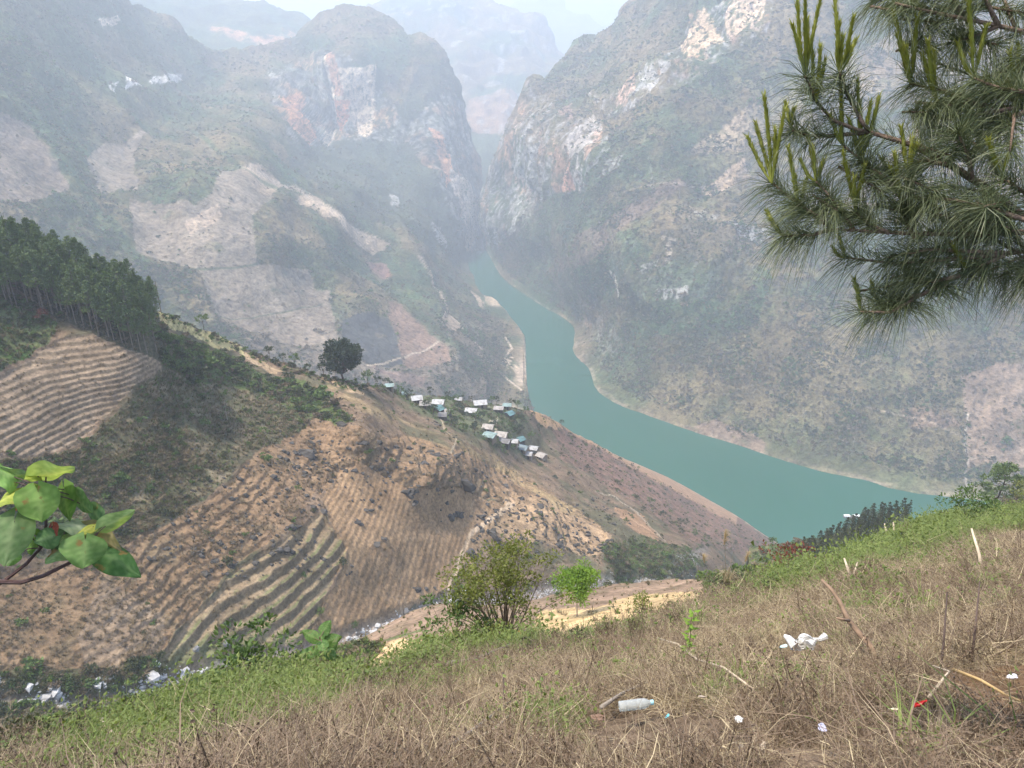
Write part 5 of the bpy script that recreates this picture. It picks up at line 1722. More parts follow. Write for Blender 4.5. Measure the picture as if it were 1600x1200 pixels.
# ------------------------------------------------------------------ village houses
WALL_M = plain_mat('mud_wall', (0.26, 0.20, 0.15), 0.9, 0.25, 0.8)
WALL_D = plain_mat('dark_plank_wall', (0.10, 0.085, 0.075), 0.9, 0.3, 0.8)


def roof_mat(name, c):
    m, nt, b = new_mat(name)
    N, L = nt.nodes, nt.links
    tc = N.new('ShaderNodeTexCoord')
    wv = N.new('ShaderNodeTexWave')
    wv.inputs['Scale'].default_value = 1.6
    wv.inputs['Distortion'].default_value = 0.2
    nz = N.new('ShaderNodeTexNoise')
    nz.inputs['Scale'].default_value = 0.7
    nz.inputs['Detail'].default_value = 5
    L.new(tc.outputs['Object'], wv.inputs['Vector'])
    L.new(tc.outputs['Object'], nz.inputs['Vector'])
    mx = N.new('ShaderNodeMix')
    mx.data_type = 'RGBA'
    mx.inputs[6].default_value = (c[0] * 0.5, c[1] * 0.47, c[2] * 0.44, 1)
    mx.inputs[7].default_value = (*c, 1)
    mr = N.new('ShaderNodeMapRange')
    mr.inputs['From Min'].default_value = 0.35
    mr.inputs['From Max'].default_value = 0.55
    L.new(nz.outputs['Fac'], mr.inputs['Value'])
    L.new(mr.outputs[0], mx.inputs[0])
    L.new(mx.outputs[2], b.inputs['Base Color'])
    bp = N.new('ShaderNodeBump')
    bp.inputs['Strength'].default_value = 0.4
    bp.inputs['Distance'].default_value = 0.05
    L.new(wv.outputs['Fac'], bp.inputs['Height'])
    L.new(bp.outputs[0], b.inputs['Normal'])
    b.inputs['Roughness'].default_value = 0.55
    return m


ROOFS = {'white': roof_mat('white_sheet_roof', (0.42, 0.42, 0.42)), 'cream': roof_mat('cream_sheet_roof', (0.38, 0.345, 0.31)), 'grey': roof_mat('grey_tile_roof', (0.36, 0.33, 0.31)),
         'dark': roof_mat('dark_tile_roof', (0.17, 0.165, 0.165)), 'teal': roof_mat('teal_sheet_roof', (0.10, 0.20, 0.205)), 'bluegrey': roof_mat('blue_grey_sheet_roof', (0.16, 0.21, 0.23)), 'mint': roof_mat('pale_green_sheet_roof', (0.24, 0.33, 0.31))}
DOOR_M = plain_mat('door_wood', (0.06, 0.045, 0.035), 0.8, 0.3, 2)


def gable_house(w, d, roof, wall, pitch=0.32, wall_h=2.3, gap=0.5):
    """w along the ridge (x), d across; front of the house faces -y."""
    root = empty('house', (0, 0, 0))
    t = 0.16
    m_ = MB()
    hw, hd = w / 2, d / 2
    for (cx, cy, sx, sy) in ((0, -hd + t / 2, w, t), (0, hd - t / 2, w, t), (-hw + t / 2, 0, t, d - 2 * t - 0.01), (hw - t / 2, 0, t, d - 2 * t - 0.01)):
        m_.box((cx, cy, wall_h / 2 - 0.6), (sx, sy, wall_h + 1.2))
    rise = hd * pitch
    for s_ in (-1, 1):
        x = s_ * (hw - t / 2)
        x0, x1 = x - t / 2, x + t / 2
        m_.add([(x0, -hd, wall_h), (x0, hd, wall_h), (x0, 0, wall_h + rise), (x1, -hd, wall_h), (x1, hd, wall_h), (x1, 0, wall_h + rise)], [(0, 2, 1), (3, 4, 5), (0, 3, 5, 2), (1, 2, 5, 4)])
    m_.build('wall', wall, root)
    ov = 0.55
    th = 0.09
    ex = hw + ov * 0.8
    ed = hd + ov
    zr = wall_h + rise + 0.06
    ze = zr - ed * pitch
    rf = MB()
    for s_ in (-1, 1):
        vs = []
        for x in (-ex, ex):
            for y, z in ((0.0, zr), (s_ * ed, ze)):
                vs += [(x, y, z), (x, y, z + th)]
        rf.add(vs, [(1, 3, 7, 5), (0, 4, 6, 2), (0, 1, 5, 4), (2, 6, 7, 3), (0, 2, 3, 1), (4, 5, 7, 6)])
    rf.build('roof', roof, root)
    dm = MB()
    dm.box((w * 0.12, -hd - 0.03, 0.85), (0.95, 0.05, 1.9))
    dm.build('door', DOOR_M, root)
    wm = MB()
    wm.box((-w * 0.25, -hd - 0.03, 1.35), (0.8, 0.05, 0.8))
    wm.build('window', DOOR_M, root)
    return root


HOUSES = [  # px, py, width px, depth px-ish (m), turn, roof, label
    (652, 628, 20, 6.5, 0.25, 'white', 'house with white roof at the upper left end of the village'),
    (634, 618, 11, 4.0, 0.3, 'mint', 'small shed with pale green roof above the leftmost white house'),
    (664, 640, 19, 5.5, 0.1, 'grey', 'grey tiled house just below the upper left white house'),
    (686, 634, 22, 6.5, -0.15, 'white', 'white roofed house right of the grey tiled one'),
    (685, 646, 14, 6.5, 0.9, 'teal', 'teal roofed house stepping down below the second white house'),
    (699, 649, 13, 5.5, -0.3, 'grey', 'grey roofed house hugging the right side of the teal one'),
    (692, 657, 15, 4.5, -0.1, 'dark', 'low dark roofed shed at the head of the pale track'),
    (716, 630, 13, 4.0, 0.0, 'white', 'narrow white roof half hidden by trees near the village top'),
    (750, 636, 26, 8.0, 0.2, 'white', 'largest white roofed house at the top middle of the village'),
    (736, 650, 22, 6.5, -0.2, 'white', 'white roofed house below the largest one among the trees'),
    (779, 645, 18, 5.5, -0.15, 'grey', 'grey roofed house at the top of the winding path'),
    (792, 640, 16, 5.0, -0.1, 'mint', 'pale green roofed shed at the far edge of the village'),
    (795, 654, 14, 6.0, 0.8, 'teal', 'teal roofed house right of the winding path'),
    (761, 677, 20, 6.0, -0.25, 'cream', 'pinkish cream roofed house at the foot of the winding path'),
    (763, 690, 24, 6.0, -0.45, 'mint', 'long pale teal roof on the lower slope below the cream house'),
    (781, 688, 24, 7.0, -0.25, 'cream', 'cream roofed house with brown stripe in the lower row'),
    (786, 698, 24, 5.5, -0.35, 'dark', 'dark roofed house below the striped cream one'),
    (804, 696, 14, 5.0, -0.2, 'white', 'small white roofed house in the middle of the lower row'),
    (814, 692, 14, 5.5, 0.7, 'teal', 'small teal roofed house above the blue grey roof'),
    (816, 706, 22, 6.0, -0.45, 'bluegrey', 'blue grey roofed house in the lower row'),
    (834, 706, 17, 5.5, -0.35, 'white', 'white roofed house near the lower right end'),
    (825, 716, 15, 5.0, -0.3, 'white', 'lowest white roofed house of the village'),
    (846, 718, 17, 6.0, -0.7, 'cream', 'pale roofed house at the lower right tip of the village'),
    (606, 614, 15, 4.0, 0.1, 'mint', 'pale green sheet roof beside the big round tree'),
]
for k, (x, y, w, d, rz, rf, lb) in enumerate(HOUSES):
    loc = Mm.at(x, y)
    sc_ = loc.length / FOC
    h = gable_house(max(2.2, w * sc_ * 0.72), d * 0.62, ROOFS[rf], WALL_D if rf in ('dark', 'teal', 'grey') else WALL_M, 0.42 if rf != 'mint' else 0.2, 2.2 if w > 13 else 1.7)
    h.location = loc + Vector((0, 0, 0.2))
    h.rotation_euler = (0, 0, rz)
    tag(h, lb, 'house', 'village houses')

# white boathouse by the water behind the conifer clump
wp = direction(1330, 808)
loc = Vector(wp * (-400.0 / wp[2]))
bh = empty('boathouse', loc, 'white flat roofed boathouse floating beyond the dark conifer clump', 'boathouse')
PAINT = plain_mat('white_paint', (0.80, 0.80, 0.78), 0.6, 0.08, 0.5)
m_ = MB()
for x0 in (-10, 11):
    m_.box((x0, 0, 4.3), (13 if x0 < 0 else 15, 8, 0.5))
m_.build('roof', PAINT, bh)
m_ = MB()
for x0 in (-10, 11):
    m_.box((x0, 0.5, 2.4), (10, 6, 3.2))
m_.build('wall', PAINT, bh)
m_ = MB()
m_.box((0.5, 0, 0.35), (36, 10, 0.9))
m_.build('float', WALL_D, bh)
bh.scale = (0.45, 0.45, 0.45)
m_ = MB()
for x0 in (-12.5, -7.5, 8.5, 13.5):
    m_.box((x0, -2.53, 2.6), (2.2, 0.06, 1.4))
m_.build('window', DOOR_M, bh)

# ------------------------------------------------------------------ foreground pine reaching in from the right
PINE_NEEDLE = leaf_mat('pine_needles', (0.056, 0.076, 0.036), (0.165, 0.19, 0.09), rough=0.45, trans=0.12, spec=0.4, noise_scale=14)
SHOOT_M = leaf_mat('new_shoots', (0.20, 0.215, 0.035), (0.38, 0.39, 0.075), rough=0.55, trans=0.2, noise_scale=20)
LIMB_M = plain_mat('limb_bark', (0.21, 0.145, 0.105), 0.85, 0.4, 60, 0.5)
r = random.Random(77)
tb = W(1990, 520, 3.3)
dF = np.hypot(Fm.P[..., 0] - tb.x, Fm.P[..., 1] - tb.y)
base = Fm.P.reshape(-1, 3)[int(np.argmin(dF))]
pine = empty('pine_tree', (tb.x, tb.y, base[2]), 'long needled pine whose boughs reach in from the upper right', 'pine tree')
pine_inv = -Vector(pine.location)
m_ = MB()
m_.tube([Vector((0, 0, -0.4)), Vector((0.03, 0, 1.5)), Vector((-0.02, 0.02, 3.2)), Vector((0.0, 0, 5.2)), Vector((0.04, 0, 7.0))], [0.15, 0.13, 0.11, 0.08, 0.03], 10)
m_.build('trunk', LIMB_M, pine, smooth=True)


def needle_spray(nm, pts, n, ln=0.17, along=0.75, sag=0.45):
    """Long needles standing out from the last part of a twig and drooping."""
    seg = [pts[i + 1] - pts[i] for i in range(len(pts) - 1)]
    L_ = [s_.length for s_ in seg]
    tot = sum(L_)
    for _ in range(n):
        t = tot * (1 - along * r.random() ** 1.3)
        i = 0
        while i < len(seg) - 1 and t > L_[i]:
            t -= L_[i]
            i += 1
        p = pts[i] + seg[i] * min(1, t / L_[i])
        ax = seg[i].normalized()
        rad = rvec(r)
        rad = (rad - ax * rad.dot(ax)).normalized()
        d = (rad * 0.9 + ax * r.uniform(0.15, 1.1)).normalized()
        l_ = ln * r.uniform(0.7, 1.12)
        g = Vector((0, 0, -1))
        p1 = p + d * l_ * 0.45 + g * l_ * sag * 0.10
        p2 = p + d * l_ * 0.85 + g * l_ * sag * 0.62
        side = d.cross(rvec(r)).normalized()
        nm.strip([p, p1, p2], 0.0021, side)


def new_shoot(branch, b0, tip):
    m_ = MB()
    mid = b0.lerp(tip, 0.4) + Vector((0, 0, -0.006)) + (b0 - tip).cross(Vector((0, 1, 0))).normalized() * r.uniform(-0.006, 0.006)
    q = [b0, b0.lerp(mid, 0.5) - Vector((0, 0, 0.002)), mid, mid.lerp(tip, 0.5), tip]
    L_ = (tip - b0).length
    m_.tube(q, [0.0030, 0.0042, 0.0055, 0.0055, 0.0030], 5)
    n = int(210 * L_ / 0.2)
    for _ in range(n):
        f = r.uniform(0.22, 1.0)
        p = b0.lerp(mid, f / 0.4) if f < 0.4 else mid.lerp(tip, (f - 0.4) / 0.6)
        ax = (tip - mid).normalized()
        rad = rvec(r)
        rad = (rad - ax * rad.dot(ax)).normalized()
        d = (ax + rad * r.uniform(0.25, 0.6)).normalized()
        l_ = r.uniform(0.012, 0.028)
        m_.strip([p + rad * 0.003, p + rad * 0.003 + d * l_], 0.0034, ax.cross(rad), taper=True)
    return m_.build('shoot', SHOOT_M, branch)


def bough(limb, r0, r1, twigs, shoots, filler, nd):
    pts = [W(*p) + pine_inv for p in limb]
    m_ = MB()
    n = len(pts)
    m_.tube(pts, [0.72 * (r0 + (r1 - r0) * k / (n - 1)) for k in range(n)], 7)
    nm = MB()
    for tw in twigs:
        d0 = tw[0][2] if len(tw[0]) > 2 else nd
        q = [W(p[0], p[1], (p[2] if len(p) > 2 else d0 + (k * 0.015 * r.uniform(-1.2, 1.2)))) + pine_inv for k, p in enumerate(tw)]
        m_.tube(q, [0.008 - 0.0045 * k / (len(q) - 1) for k in range(len(q))], 5)
        needle_spray(nm, q, 320)
    for (x, y, dx, dy, dd) in filler:
        d1 = nd + dd
        a = W(x - dx, y - dy, d1) + pine_inv
        b_ = W(x, y, d1 - 0.05) + pine_inv
        m_.tube([a, b_], [0.005, 0.003], 4)
        needle_spray(nm, [a, a.lerp(b_, 0.5), b_], 170, 0.165)
    needle_spray(nm, pts[-3:], 160)
    for k in range(9):                       # side twigs on the inner half of the limb
        f = r.uniform(0.55, 2.3)
        i = min(int(f), len(pts) - 2)
        a = pts[i].lerp(pts[i + 1], f - i)
        b_ = a + Vector((r.uniform(-0.22, 0.1), r.uniform(-0.25, 0.25), r.uniform(-0.12, 0.16)))
        m_.tube([a, a.lerp(b_, 0.5) + Vector((0, 0, 0.02)), b_], [0.006, 0.005, 0.003], 4)
        needle_spray(nm, [a, a.lerp(b_, 0.5), b_], 130, 0.165)
    br = m_.build('branch', LIMB_M, pine, smooth=True)
    nm.build('needles', PINE_NEEDLE, br)
    for (bx, by, tips) in shoots:
        b0 = W(bx, by, nd) + pine_inv
        for (tx, ty) in tips:
            new_shoot(br, b0, W(tx, ty, nd + r.uniform(-0.05, 0.05)) + pine_inv)
    return br


bough([(1990, 520, 3.3), (1750, 420, 2.95), (1600, 340, 2.75), (1535, 290, 2.7), (1480, 255, 2.66), (1420, 225, 2.62), (1360, 207, 2.58)], 0.024, 0.009,
      [[(1358, 207), (1340, 203), (1302, 188), (1276, 159), (1258, 119)], [(1360, 207), (1347, 190), (1325, 150), (1311, 113)], [(1350, 207), (1300, 212), (1262, 212), (1238, 204)], [(1420, 320), (1365, 265), (1317, 227)],
       [(1470, 330), (1400, 288), (1345, 252)], [(1480, 257), (1440, 250), (1417, 268)], [(1640, 350), (1600, 300), (1566, 278)], [(1430, 372), (1418, 350), (1411, 320)], [(1520, 283), (1512, 240), (1496, 205)]],
      [(1258, 119, [(1246, 2), (1258, -6), (1238, 37), (1282, -4), (1262, 30)]), (1276, 159, [(1282, 71), (1290, 93), (1270, 80)]), (1311, 113, [(1304, -8), (1311, 37), (1334, 25), (1317, 57), (1330, 70), (1337, 62)]), (1238, 204, [(1228, 159), (1241, 167)]),
       (1317, 227, [(1313, 125), (1297, 178), (1314, 176)]), (1345, 252, [(1340, 125), (1326, 184), (1344, 164), (1361, 159), (1374, 150)]), (1417, 268, [(1408, 198), (1425, 215), (1432, 225)]), (1566, 278, [(1544, 218), (1581, 227), (1552, 245)]), (1411, 320, [(1377, 246), (1398, 238), (1391, 262)])],
      [(1490, 245, 60, 20, 0.05), (1560, 255, 50, 40, 0.1), (1465, 300, 70, 30, 0.0), (1530, 330, 60, 20, 0.1)], 2.6)
bough([(1990, 560, 3.3), (1750, 385, 2.85), (1600, 363, 2.7), (1500, 366, 2.65), (1420, 365, 2.6), (1300, 358, 2.52)], 0.018, 0.006,
      [[(1300, 358), (1270, 367), (1222, 368)], [(1300, 358), (1280, 338), (1249, 320)], [(1298, 354), (1262, 330), (1235, 308), (1206, 286)], [(1390, 364), (1360, 352), (1337, 331)], [(1335, 360), (1300, 312), (1275, 283)], [(1620, 350), (1540, 322), (1490, 312), (1452, 310)]],
      [(1206, 286, [(1194, 147), (1180, 190), (1167, 212), (1211, 201), (1226, 170)]), (1222, 368, [(1197, 328), (1205, 345)]), (1249, 320, [(1232, 229), (1242, 275), (1260, 278)]), (1275, 283, [(1263, 215), (1270, 227), (1287, 249), (1252, 252)]), (1337, 331, [(1317, 238), (1334, 278), (1351, 258)])],
      [(1380, 300, 70, 40, 0.05), (1430, 335, 60, 15, 0.1), (1500, 345, 70, 20, 0.1), (1310, 330, 40, 25, 0.0), (1560, 350, 60, 10, 0.15)], 2.55)
bough([(1990, 600, 3.3), (1750, 410, 2.95), (1600, 392, 2.8), (1560, 398, 2.78), (1500, 430, 2.7), (1440, 460, 2.66), (1392, 488, 2.6), (1345, 487, 2.55)], 0.014, 0.005,
      [[(1560, 398), (1480, 405), (1400, 412), (1320, 402)], [(1440, 460), (1405, 470), (1374, 474)], [(1570, 398), (1535, 415), (1510, 419)], [(1570, 395), (1450, 390), (1385, 402)], [(1500, 430), (1460, 440), (1420, 435)], [(1700, 395), (1650, 420), (1598, 432)]],
      [(1345, 487, [(1334, 434), (1341, 450)]), (1320, 402, [(1310, 365), (1300, 385)]), (1374, 474, [(1362, 441)]), (1510, 419, [(1512, 387), (1490, 385)])],
      [(1400, 445, 60, -10, 0.05), (1450, 420, 60, -15, 0.1), (1480, 445, 50, -20, 0.05), (1430, 470, 50, -20, 0.05), (1530, 410, 50, -5, 0.1)], 2.65)
bough([(1990, 330, 3.3), (1750, 190, 2.95), (1600, 168, 2.8), (1530, 165, 2.75), (1464, 159, 2.7)], 0.014, 0.005,
      [[(1540, 165), (1475, 142), (1422, 130)], [(1640, 150), (1560, 137), (1521, 122)], [(1610, 168), (1565, 195), (1530, 212)], [(1590, 168), (1520, 180), (1450, 185)]],
      [(1422, 130, [(1397, 20), (1402, 54), (1415, 71), (1433, 25), (1428, 66)]), (1464, 159, [(1450, 62), (1442, 85), (1459, 79)]), (1521, 122, [(1513, -12), (1497, 65), (1541, 40)])],
      [(1490, 165, 60, 5, 0.0), (1545, 150, 60, 5, 0.1), (1580, 185, 50, -10, 0.1), (1600, 150, 50, 0, 0.1), (1450, 175, 40, 0, 0.0)], 2.72)
bough([(1990, 230, 3.4), (1750, 80, 3.0), (1600, 50, 2.85), (1550, 38, 2.8), (1450, 18, 2.75), (1398, 5, 2.7)], 0.014, 0.005,
      [[(1560, 40), (1520, 58), (1490, 66)], [(1640, 55), (1600, 90), (1590, 130)], [(1455, 18), (1420, -6), (1366, -2)], [(1510, 28), (1480, -10), (1440, -25)], [(1560, 40), (1540, 0), (1500, -20)]],
      [(1366, -2, [(1358, -40), (1368, -50)]), (1590, 130, [(1578, 80), (1592, 70)])],
      [(1420, 20, 60, 10, 0.0), (1470, 35, 60, 5, 0.05), (1520, 20, 60, 10, 0.1), (1560, 70, 50, 10, 0.1), (1600, 20, 60, 10, 0.1), (1440, 60, 40, -20, 0.0), (1580, 110, 40, -10, 0.1)], 2.8)

# ------------------------------------------------------------------ broad leaved branch at the left edge
LEAF_V = bpy.data.materials.new('broad_leaf')
LEAF_V.use_nodes = True
nt = LEAF_V.node_tree
N, L = nt.nodes, nt.links
b = N['Principled BSDF']
vc = N.new('ShaderNodeVertexColor')
vc.layer_name = 'Col'
gp = N.new('ShaderNodeTexCoord')
nz = N.new('ShaderNodeTexNoise')
nz.inputs['Scale'].default_value = 45
nz.inputs['Detail'].default_value = 4
L.new(gp.outputs['Object'], nz.inputs['Vector'])
mr = N.new('ShaderNodeMapRange')
mr.inputs['From Min'].default_value = 0.3
mr.inputs['From Max'].default_value = 0.7
mr.inputs['To Min'].default_value = 0.78
mr.inputs['To Max'].default_value = 1.2
L.new(nz.outputs['Fac'], mr.inputs['Value'])
vm = N.new('ShaderNodeVectorMath')
vm.operation = 'SCALE'
L.new(vc.outputs['Color'], vm.inputs[0])
L.new(mr.outputs[0], vm.inputs['Scale'])
sp = N.new('ShaderNodeTexNoise')
sp.inputs['Scale'].default_value = 28
sp.inputs['Detail'].default_value = 6
L.new(gp.outputs['Object'], sp.inputs['Vector'])
sr = N.new('ShaderNodeMapRange')
sr.inputs['From Min'].default_value = 0.64
sr.inputs['From Max'].default_value = 0.70
L.new(sp.outputs['Fac'], sr.inputs['Value'])
sx = N.new('ShaderNodeMix')
sx.data_type = 'RGBA'
sx.inputs[7].default_value = (0.20, 0.13, 0.045, 1)
L.new(sr.outputs[0], sx.inputs[0])
L.new(vm.outputs[0], sx.inputs[6])
vm = sx
L.new(sx.outputs[2], b.inputs['Base Color'])
b.inputs['Roughness'].default_value = 0.62
b.inputs['Specular IOR Level'].default_value = 0.2
bp = N.new('ShaderNodeBump')
bp.inputs['Strength'].default_value = 0.25
bp.inputs['Distance'].default_value = 0.004
L.new(nz.outputs['Fac'], bp.inputs['Height'])
L.new(bp.outputs[0], b.inputs['Normal'])
tr = N.new('ShaderNodeBsdfTranslucent')
sc = N.new('ShaderNodeVectorMath')
sc.operation = 'MULTIPLY'
sc.inputs[1].default_value = (1.6, 1.5, 0.5)
L.new(vm.outputs[2], sc.inputs[0])
L.new(sc.outputs[0], tr.inputs['Color'])
ms = N.new('ShaderNodeMixShader')
ms.inputs[0].default_value = 0.3
L.new(b.outputs[0], ms.inputs[1])
L.new(tr.outputs[0], ms.inputs[2])
L.new(ms.outputs[0], N['Material Output'].inputs['Surface'])


def broad_leaf(parent, b0, tip, w, roll, c, fold=0.25, curl=0.15, vein=None):
    """Heart shaped leaf, folded along the midrib, with a wavy edge and paler veins."""
    ax = tip - b0
    ln = ax.length
    ax.normalize()
    mid = (b0 + tip) * 0.5
    view = (-(mid + Vector(parent.location))).normalized()
    nrm = (view - ax * view.dot(ax)).normalized()
    nrm = Matrix.Rotation(roll, 3, ax) @ nrm
    sd_ = ax.cross(nrm)
    nu, nv = 12, 9
    vs, cs = [], []
    ph = r.uniform(0, 6)
    vein = vein or (c[0] * 1.55 + 0.03, c[1] * 1.35 + 0.03, c[2] * 1.5 + 0.02)
    for i in range(nu):
        f = i / (nu - 1)
        wd = (math.sin(math.pi * min(1, f ** 0.52 * 0.985 + 0.012)) ** 0.75) * w * 0.5
        back = -0.20 * ln * (1 - f) ** 5
        for j in range(nv):
            g = (j / (nv - 1)) * 2 - 1
            lob = back * abs(g) * 1.8
            wave = 0.06 * w * math.sin(ph + f * 9 + g * 2) * abs(g)
            z = -fold * abs(g) ** 1.3 * wd + wave - curl * ln * (f - 0.3) ** 2 + (0.012 * w if abs(g) < 0.05 else 0)
            vs.append(b0 + ax * (f * ln + lob) + sd_ * g * wd + nrm * z)
            side_vein = abs(((f * 5.0 - abs(g) * 1.1) % 1.0) - 0.5) > 0.40 and abs(g) < 0.9
            k = 1.0 if j == nv // 2 else (0.55 if side_vein else 0.0)
            cs.append(tuple(c[q] * (1 - k) + vein[q] * k for q in range(3)))
    fs = [(i * nv + j, (i + 1) * nv + j, (i + 1) * nv + j + 1, i * nv + j + 1) for i in range(nu - 1) for j in range(nv - 1)]
    m_ = MB()
    m_.add(vs, fs, cs)
    return m_.build('leaf', LEAF_V, parent, smooth=True)


r = random.Random(3)
ds = 2.0
root_xy = W(-330, 1100, 2.4)
dF = np.hypot(Fm.P[..., 0] - root_xy.x, Fm.P[..., 1] - root_xy.y)
base = Fm.P.reshape(-1, 3)[int(np.argmin(dF))]
sap = empty('sapling', (root_xy.x, root_xy.y, base[2]), 'broad leaved sapling with heart shaped green leaves at the left edge', 'sapling')
o_ = -Vector(sap.location)
STEM_M = plain_mat('sapling_stem', (0.075, 0.04, 0.035), 0.6, 0.25, 40)
m_ = MB()
hub1, hub2 = W(110, 879, ds) + o_, W(64, 856, ds) + o_
fork = W(-90, 915, 2.15) + o_
m_.tube([Vector((0, 0, -0.2)), Vector((0.02, 0, 0.5)), W(-220, 980, 2.3) + o_, fork], [0.02, 0.017, 0.013, 0.008], 7)
m_.tube([fork, W(-3, 909, 2.05) + o_, W(33, 910, 2.02) + o_, W(67, 900, 2.0) + o_, hub1, W(140, 850, ds) + o_, W(160, 822, ds) + o_], [0.008, 0.0055, 0.005, 0.0045, 0.004, 0.003, 0.002], 6)
m_.tube([fork, W(-10, 918, 2.08) + o_, W(8, 907, 2.05) + o_, W(42, 880, 2.0) + o_, hub2, W(72, 820, ds) + o_, W(70, 770, ds) + o_, W(72, 745, ds) + o_], [0.008, 0.005, 0.0045, 0.004, 0.0035, 0.003, 0.0025, 0.0015], 6)
LEAVES = [  # base, tip, width px, roll, colour, depth offset
    ((22, 815), (6, 884), 62, 0.15, (0.115, 0.185, 0.075), -0.03, hub2), ((59, 768), (66, 815), 66, -0.25, (0.14, 0.24, 0.06), -0.05, None), ((38, 768), (24, 797), 18, 0.6, (0.42, 0.15, 0.12), 0.02, None),
    ((36, 765), (-14, 790), 26, 1.15, (0.24, 0.30, 0.05), 0.0, None), ((60, 744), (117, 736), 30, 1.1, (0.26, 0.36, 0.15), 0.0, None), ((58, 744), (39, 748), 14, 0.9, (0.24, 0.30, 0.05), 0.0, None),
    ((22, 745), (-12, 732), 40, 0.95, (0.20, 0.34, 0.10), 0.03, None), ((2, 750), (42, 741), 34, 0.7, (0.12, 0.19, 0.10), 0.05, None), ((70, 762), (34, 763), 24, 0.9, (0.19, 0.29, 0.07), 0.0, None),
    ((100, 765), (107, 815), 30, 0.6, (0.09, 0.17, 0.03), 0.04, None), ((115, 775), (143, 803), 26, 0.8, (0.09, 0.165, 0.06), 0.04, None), ((143, 795), (164, 822), 24, 0.7, (0.08, 0.155, 0.07), 0.05, None),
    ((165, 822), (211, 799), 30, 0.5, (0.19, 0.28, 0.115), -0.02, None), ((140, 822), (82, 818), 26, 1.0, (0.24, 0.30, 0.17), 0.02, None), ((146, 822), (116, 838), 14, 0.8, (0.25, 0.28, 0.05), 0.0, None),
    ((133, 845), (131, 887), 70, -0.2, (0.115, 0.20, 0.06), -0.05, None), ((142, 828), (188, 862), 36, 0.35, (0.20, 0.18, 0.085), 0.02, None), ((160, 862), (221, 900), 50, -0.3, (0.05, 0.115, 0.035), 0.0, None),
    ((84, 838), (54, 846), 36, 0.2, (0.09, 0.165, 0.065), -0.02, None), ((100, 832), (84, 866), 34, 0.5, (0.05, 0.105, 0.045), 0.04, None), ((104, 858), (70, 878), 26, 0.7, (0.17, 0.27, 0.12), 0.02, None),
    ((26, 868), (12, 884), 18, 0.3, (0.07, 0.15, 0.045), 0.04, None), ((82, 822), (86, 842), 14, 0.6, (0.24, 0.06, 0.045), 0.0, None), ((54, 836), (46, 866), 24, 0.6, (0.09, 0.18, 0.035), 0.03, None), ((115, 838), (94, 848), 22, 0.5, (0.21, 0.31, 0.12), 0.02, None)]
for (bp_, tp, w, roll, c, dd, hb) in LEAVES:
    b0 = W(bp_[0], bp_[1], ds + dd) + o_
    tip = W(tp[0], tp[1], ds + dd - 0.02) + o_
    broad_leaf(sap, b0, tip, 0.76 * w / FOC * ds / max(0.35, math.cos(roll)), roll, c)
    hb_ = hub1 if bp_[0] > 95 else hub2
    if bp_[1] < 800:
        hb_ = W(70, 770, ds) + o_
    m_.tube([hb_, hb_.lerp(b0, 0.5) + Vector((0, 0, 0.008)), b0], [0.0016, 0.0014, 0.0012], 4)
m_.build('stem', STEM_M, sap)

# ------------------------------------------------------------------ plume grass, sticks and litter on the near slope
PLUME_M = leaf_mat('plume', (0.42, 0.31, 0.20), (0.62, 0.50, 0.35), trans=0.35, noise_scale=5)
r = random.Random(8)
pg = empty('plume_grass', Fm.at(1133, 912), 'tall grass with feathery tan plumes against the river slope', 'grass')
m_, pl = MB(), MB()
for (dx, dz, sz) in ((-0.22, 1.75, 1.0), (0.5, 1.05, 0.7), (-0.75, 1.0, 0.6), (0.1, 1.35, 0.0)):
    top = Vector((dx, 0.05, dz))
    m_.tube([Vector((dx * 0.1, 0, -0.1)), Vector((dx * 0.4, 0, dz * 0.5)), top], [0.008, 0.006, 0.004], 4)
    for _ in range(int(240 * sz)):
        f = r.random()
        p = top + Vector((dx * 0.12 * f, 0, 0.55 * sz * (f - 0.25)))
        d = (rvec(r) * 0.5 + Vector((0.15, 0, 1))).normalized()
        d = (d + Vector((0.35, 0, 0)) * f + rvec(r) * 0.45).normalized()
        sw = 0.55 + 0.9 * math.sin(math.pi * min(1, f + 0.08))
        pl.strip([p, p + d * 0.08 * sw, p + d * 0.17 * sw + Vector((0.02, 0, -0.03))], 0.006, d.cross(rvec(r)).normalized())
for _ in range(50):
    a = r.uniform(0, 6.28)
    d = Vector((math.cos(a), math.sin(a), 0))
    h_ = r.uniform(0.4, 0.9)
    m_.strip([d * 0.05, d * 0.2 + Vector((0, 0, h_)), d * 0.55 + Vector((0, 0, h_ * 0.75))], 0.015, d.cross(Vector((0, 0, 1))).normalized())
m_.build('stalks', STRAW_M, pg)
pl.build('plumes', PLUME_M, pg)

STICK_P = plain_mat('pale_stick', (0.50, 0.41, 0.30), 0.8, 0.2, 12)
STICK_B = plain_mat('brown_stick', (0.22, 0.15, 0.10), 0.85, 0.3, 12)
STICK_D = plain_mat('dark_stalk', (0.085, 0.06, 0.05), 0.85, 0.3, 12)
STICK_G = plain_mat('grey_stick', (0.27, 0.235, 0.20), 0.85, 0.25, 12)


def standing(name, base, tops, rad, mat, label, forks=()):
    """Stick rising from the slope at its foot, every point at the foot's own distance."""
    b0 = Fm.at(*base)
    d = b0.length
    o = MB()
    pts = [b0 - b0 + Vector((0, 0, -0.08))] + [W(x, y, d * k) - b0 for x, y, k in tops]
    o.tube(pts, [rad * (1 - 0.55 * i / len(tops)) for i in range(len(pts))], 6)
    for f in forks:
        o.tube([W(x, y, d * k) - b0 for x, y, k in f], [rad * 0.5, rad * 0.3], 5)
    ob = o.build(name, mat, smooth=True)
    ob.location = b0
    return tag(ob, label, 'stick')


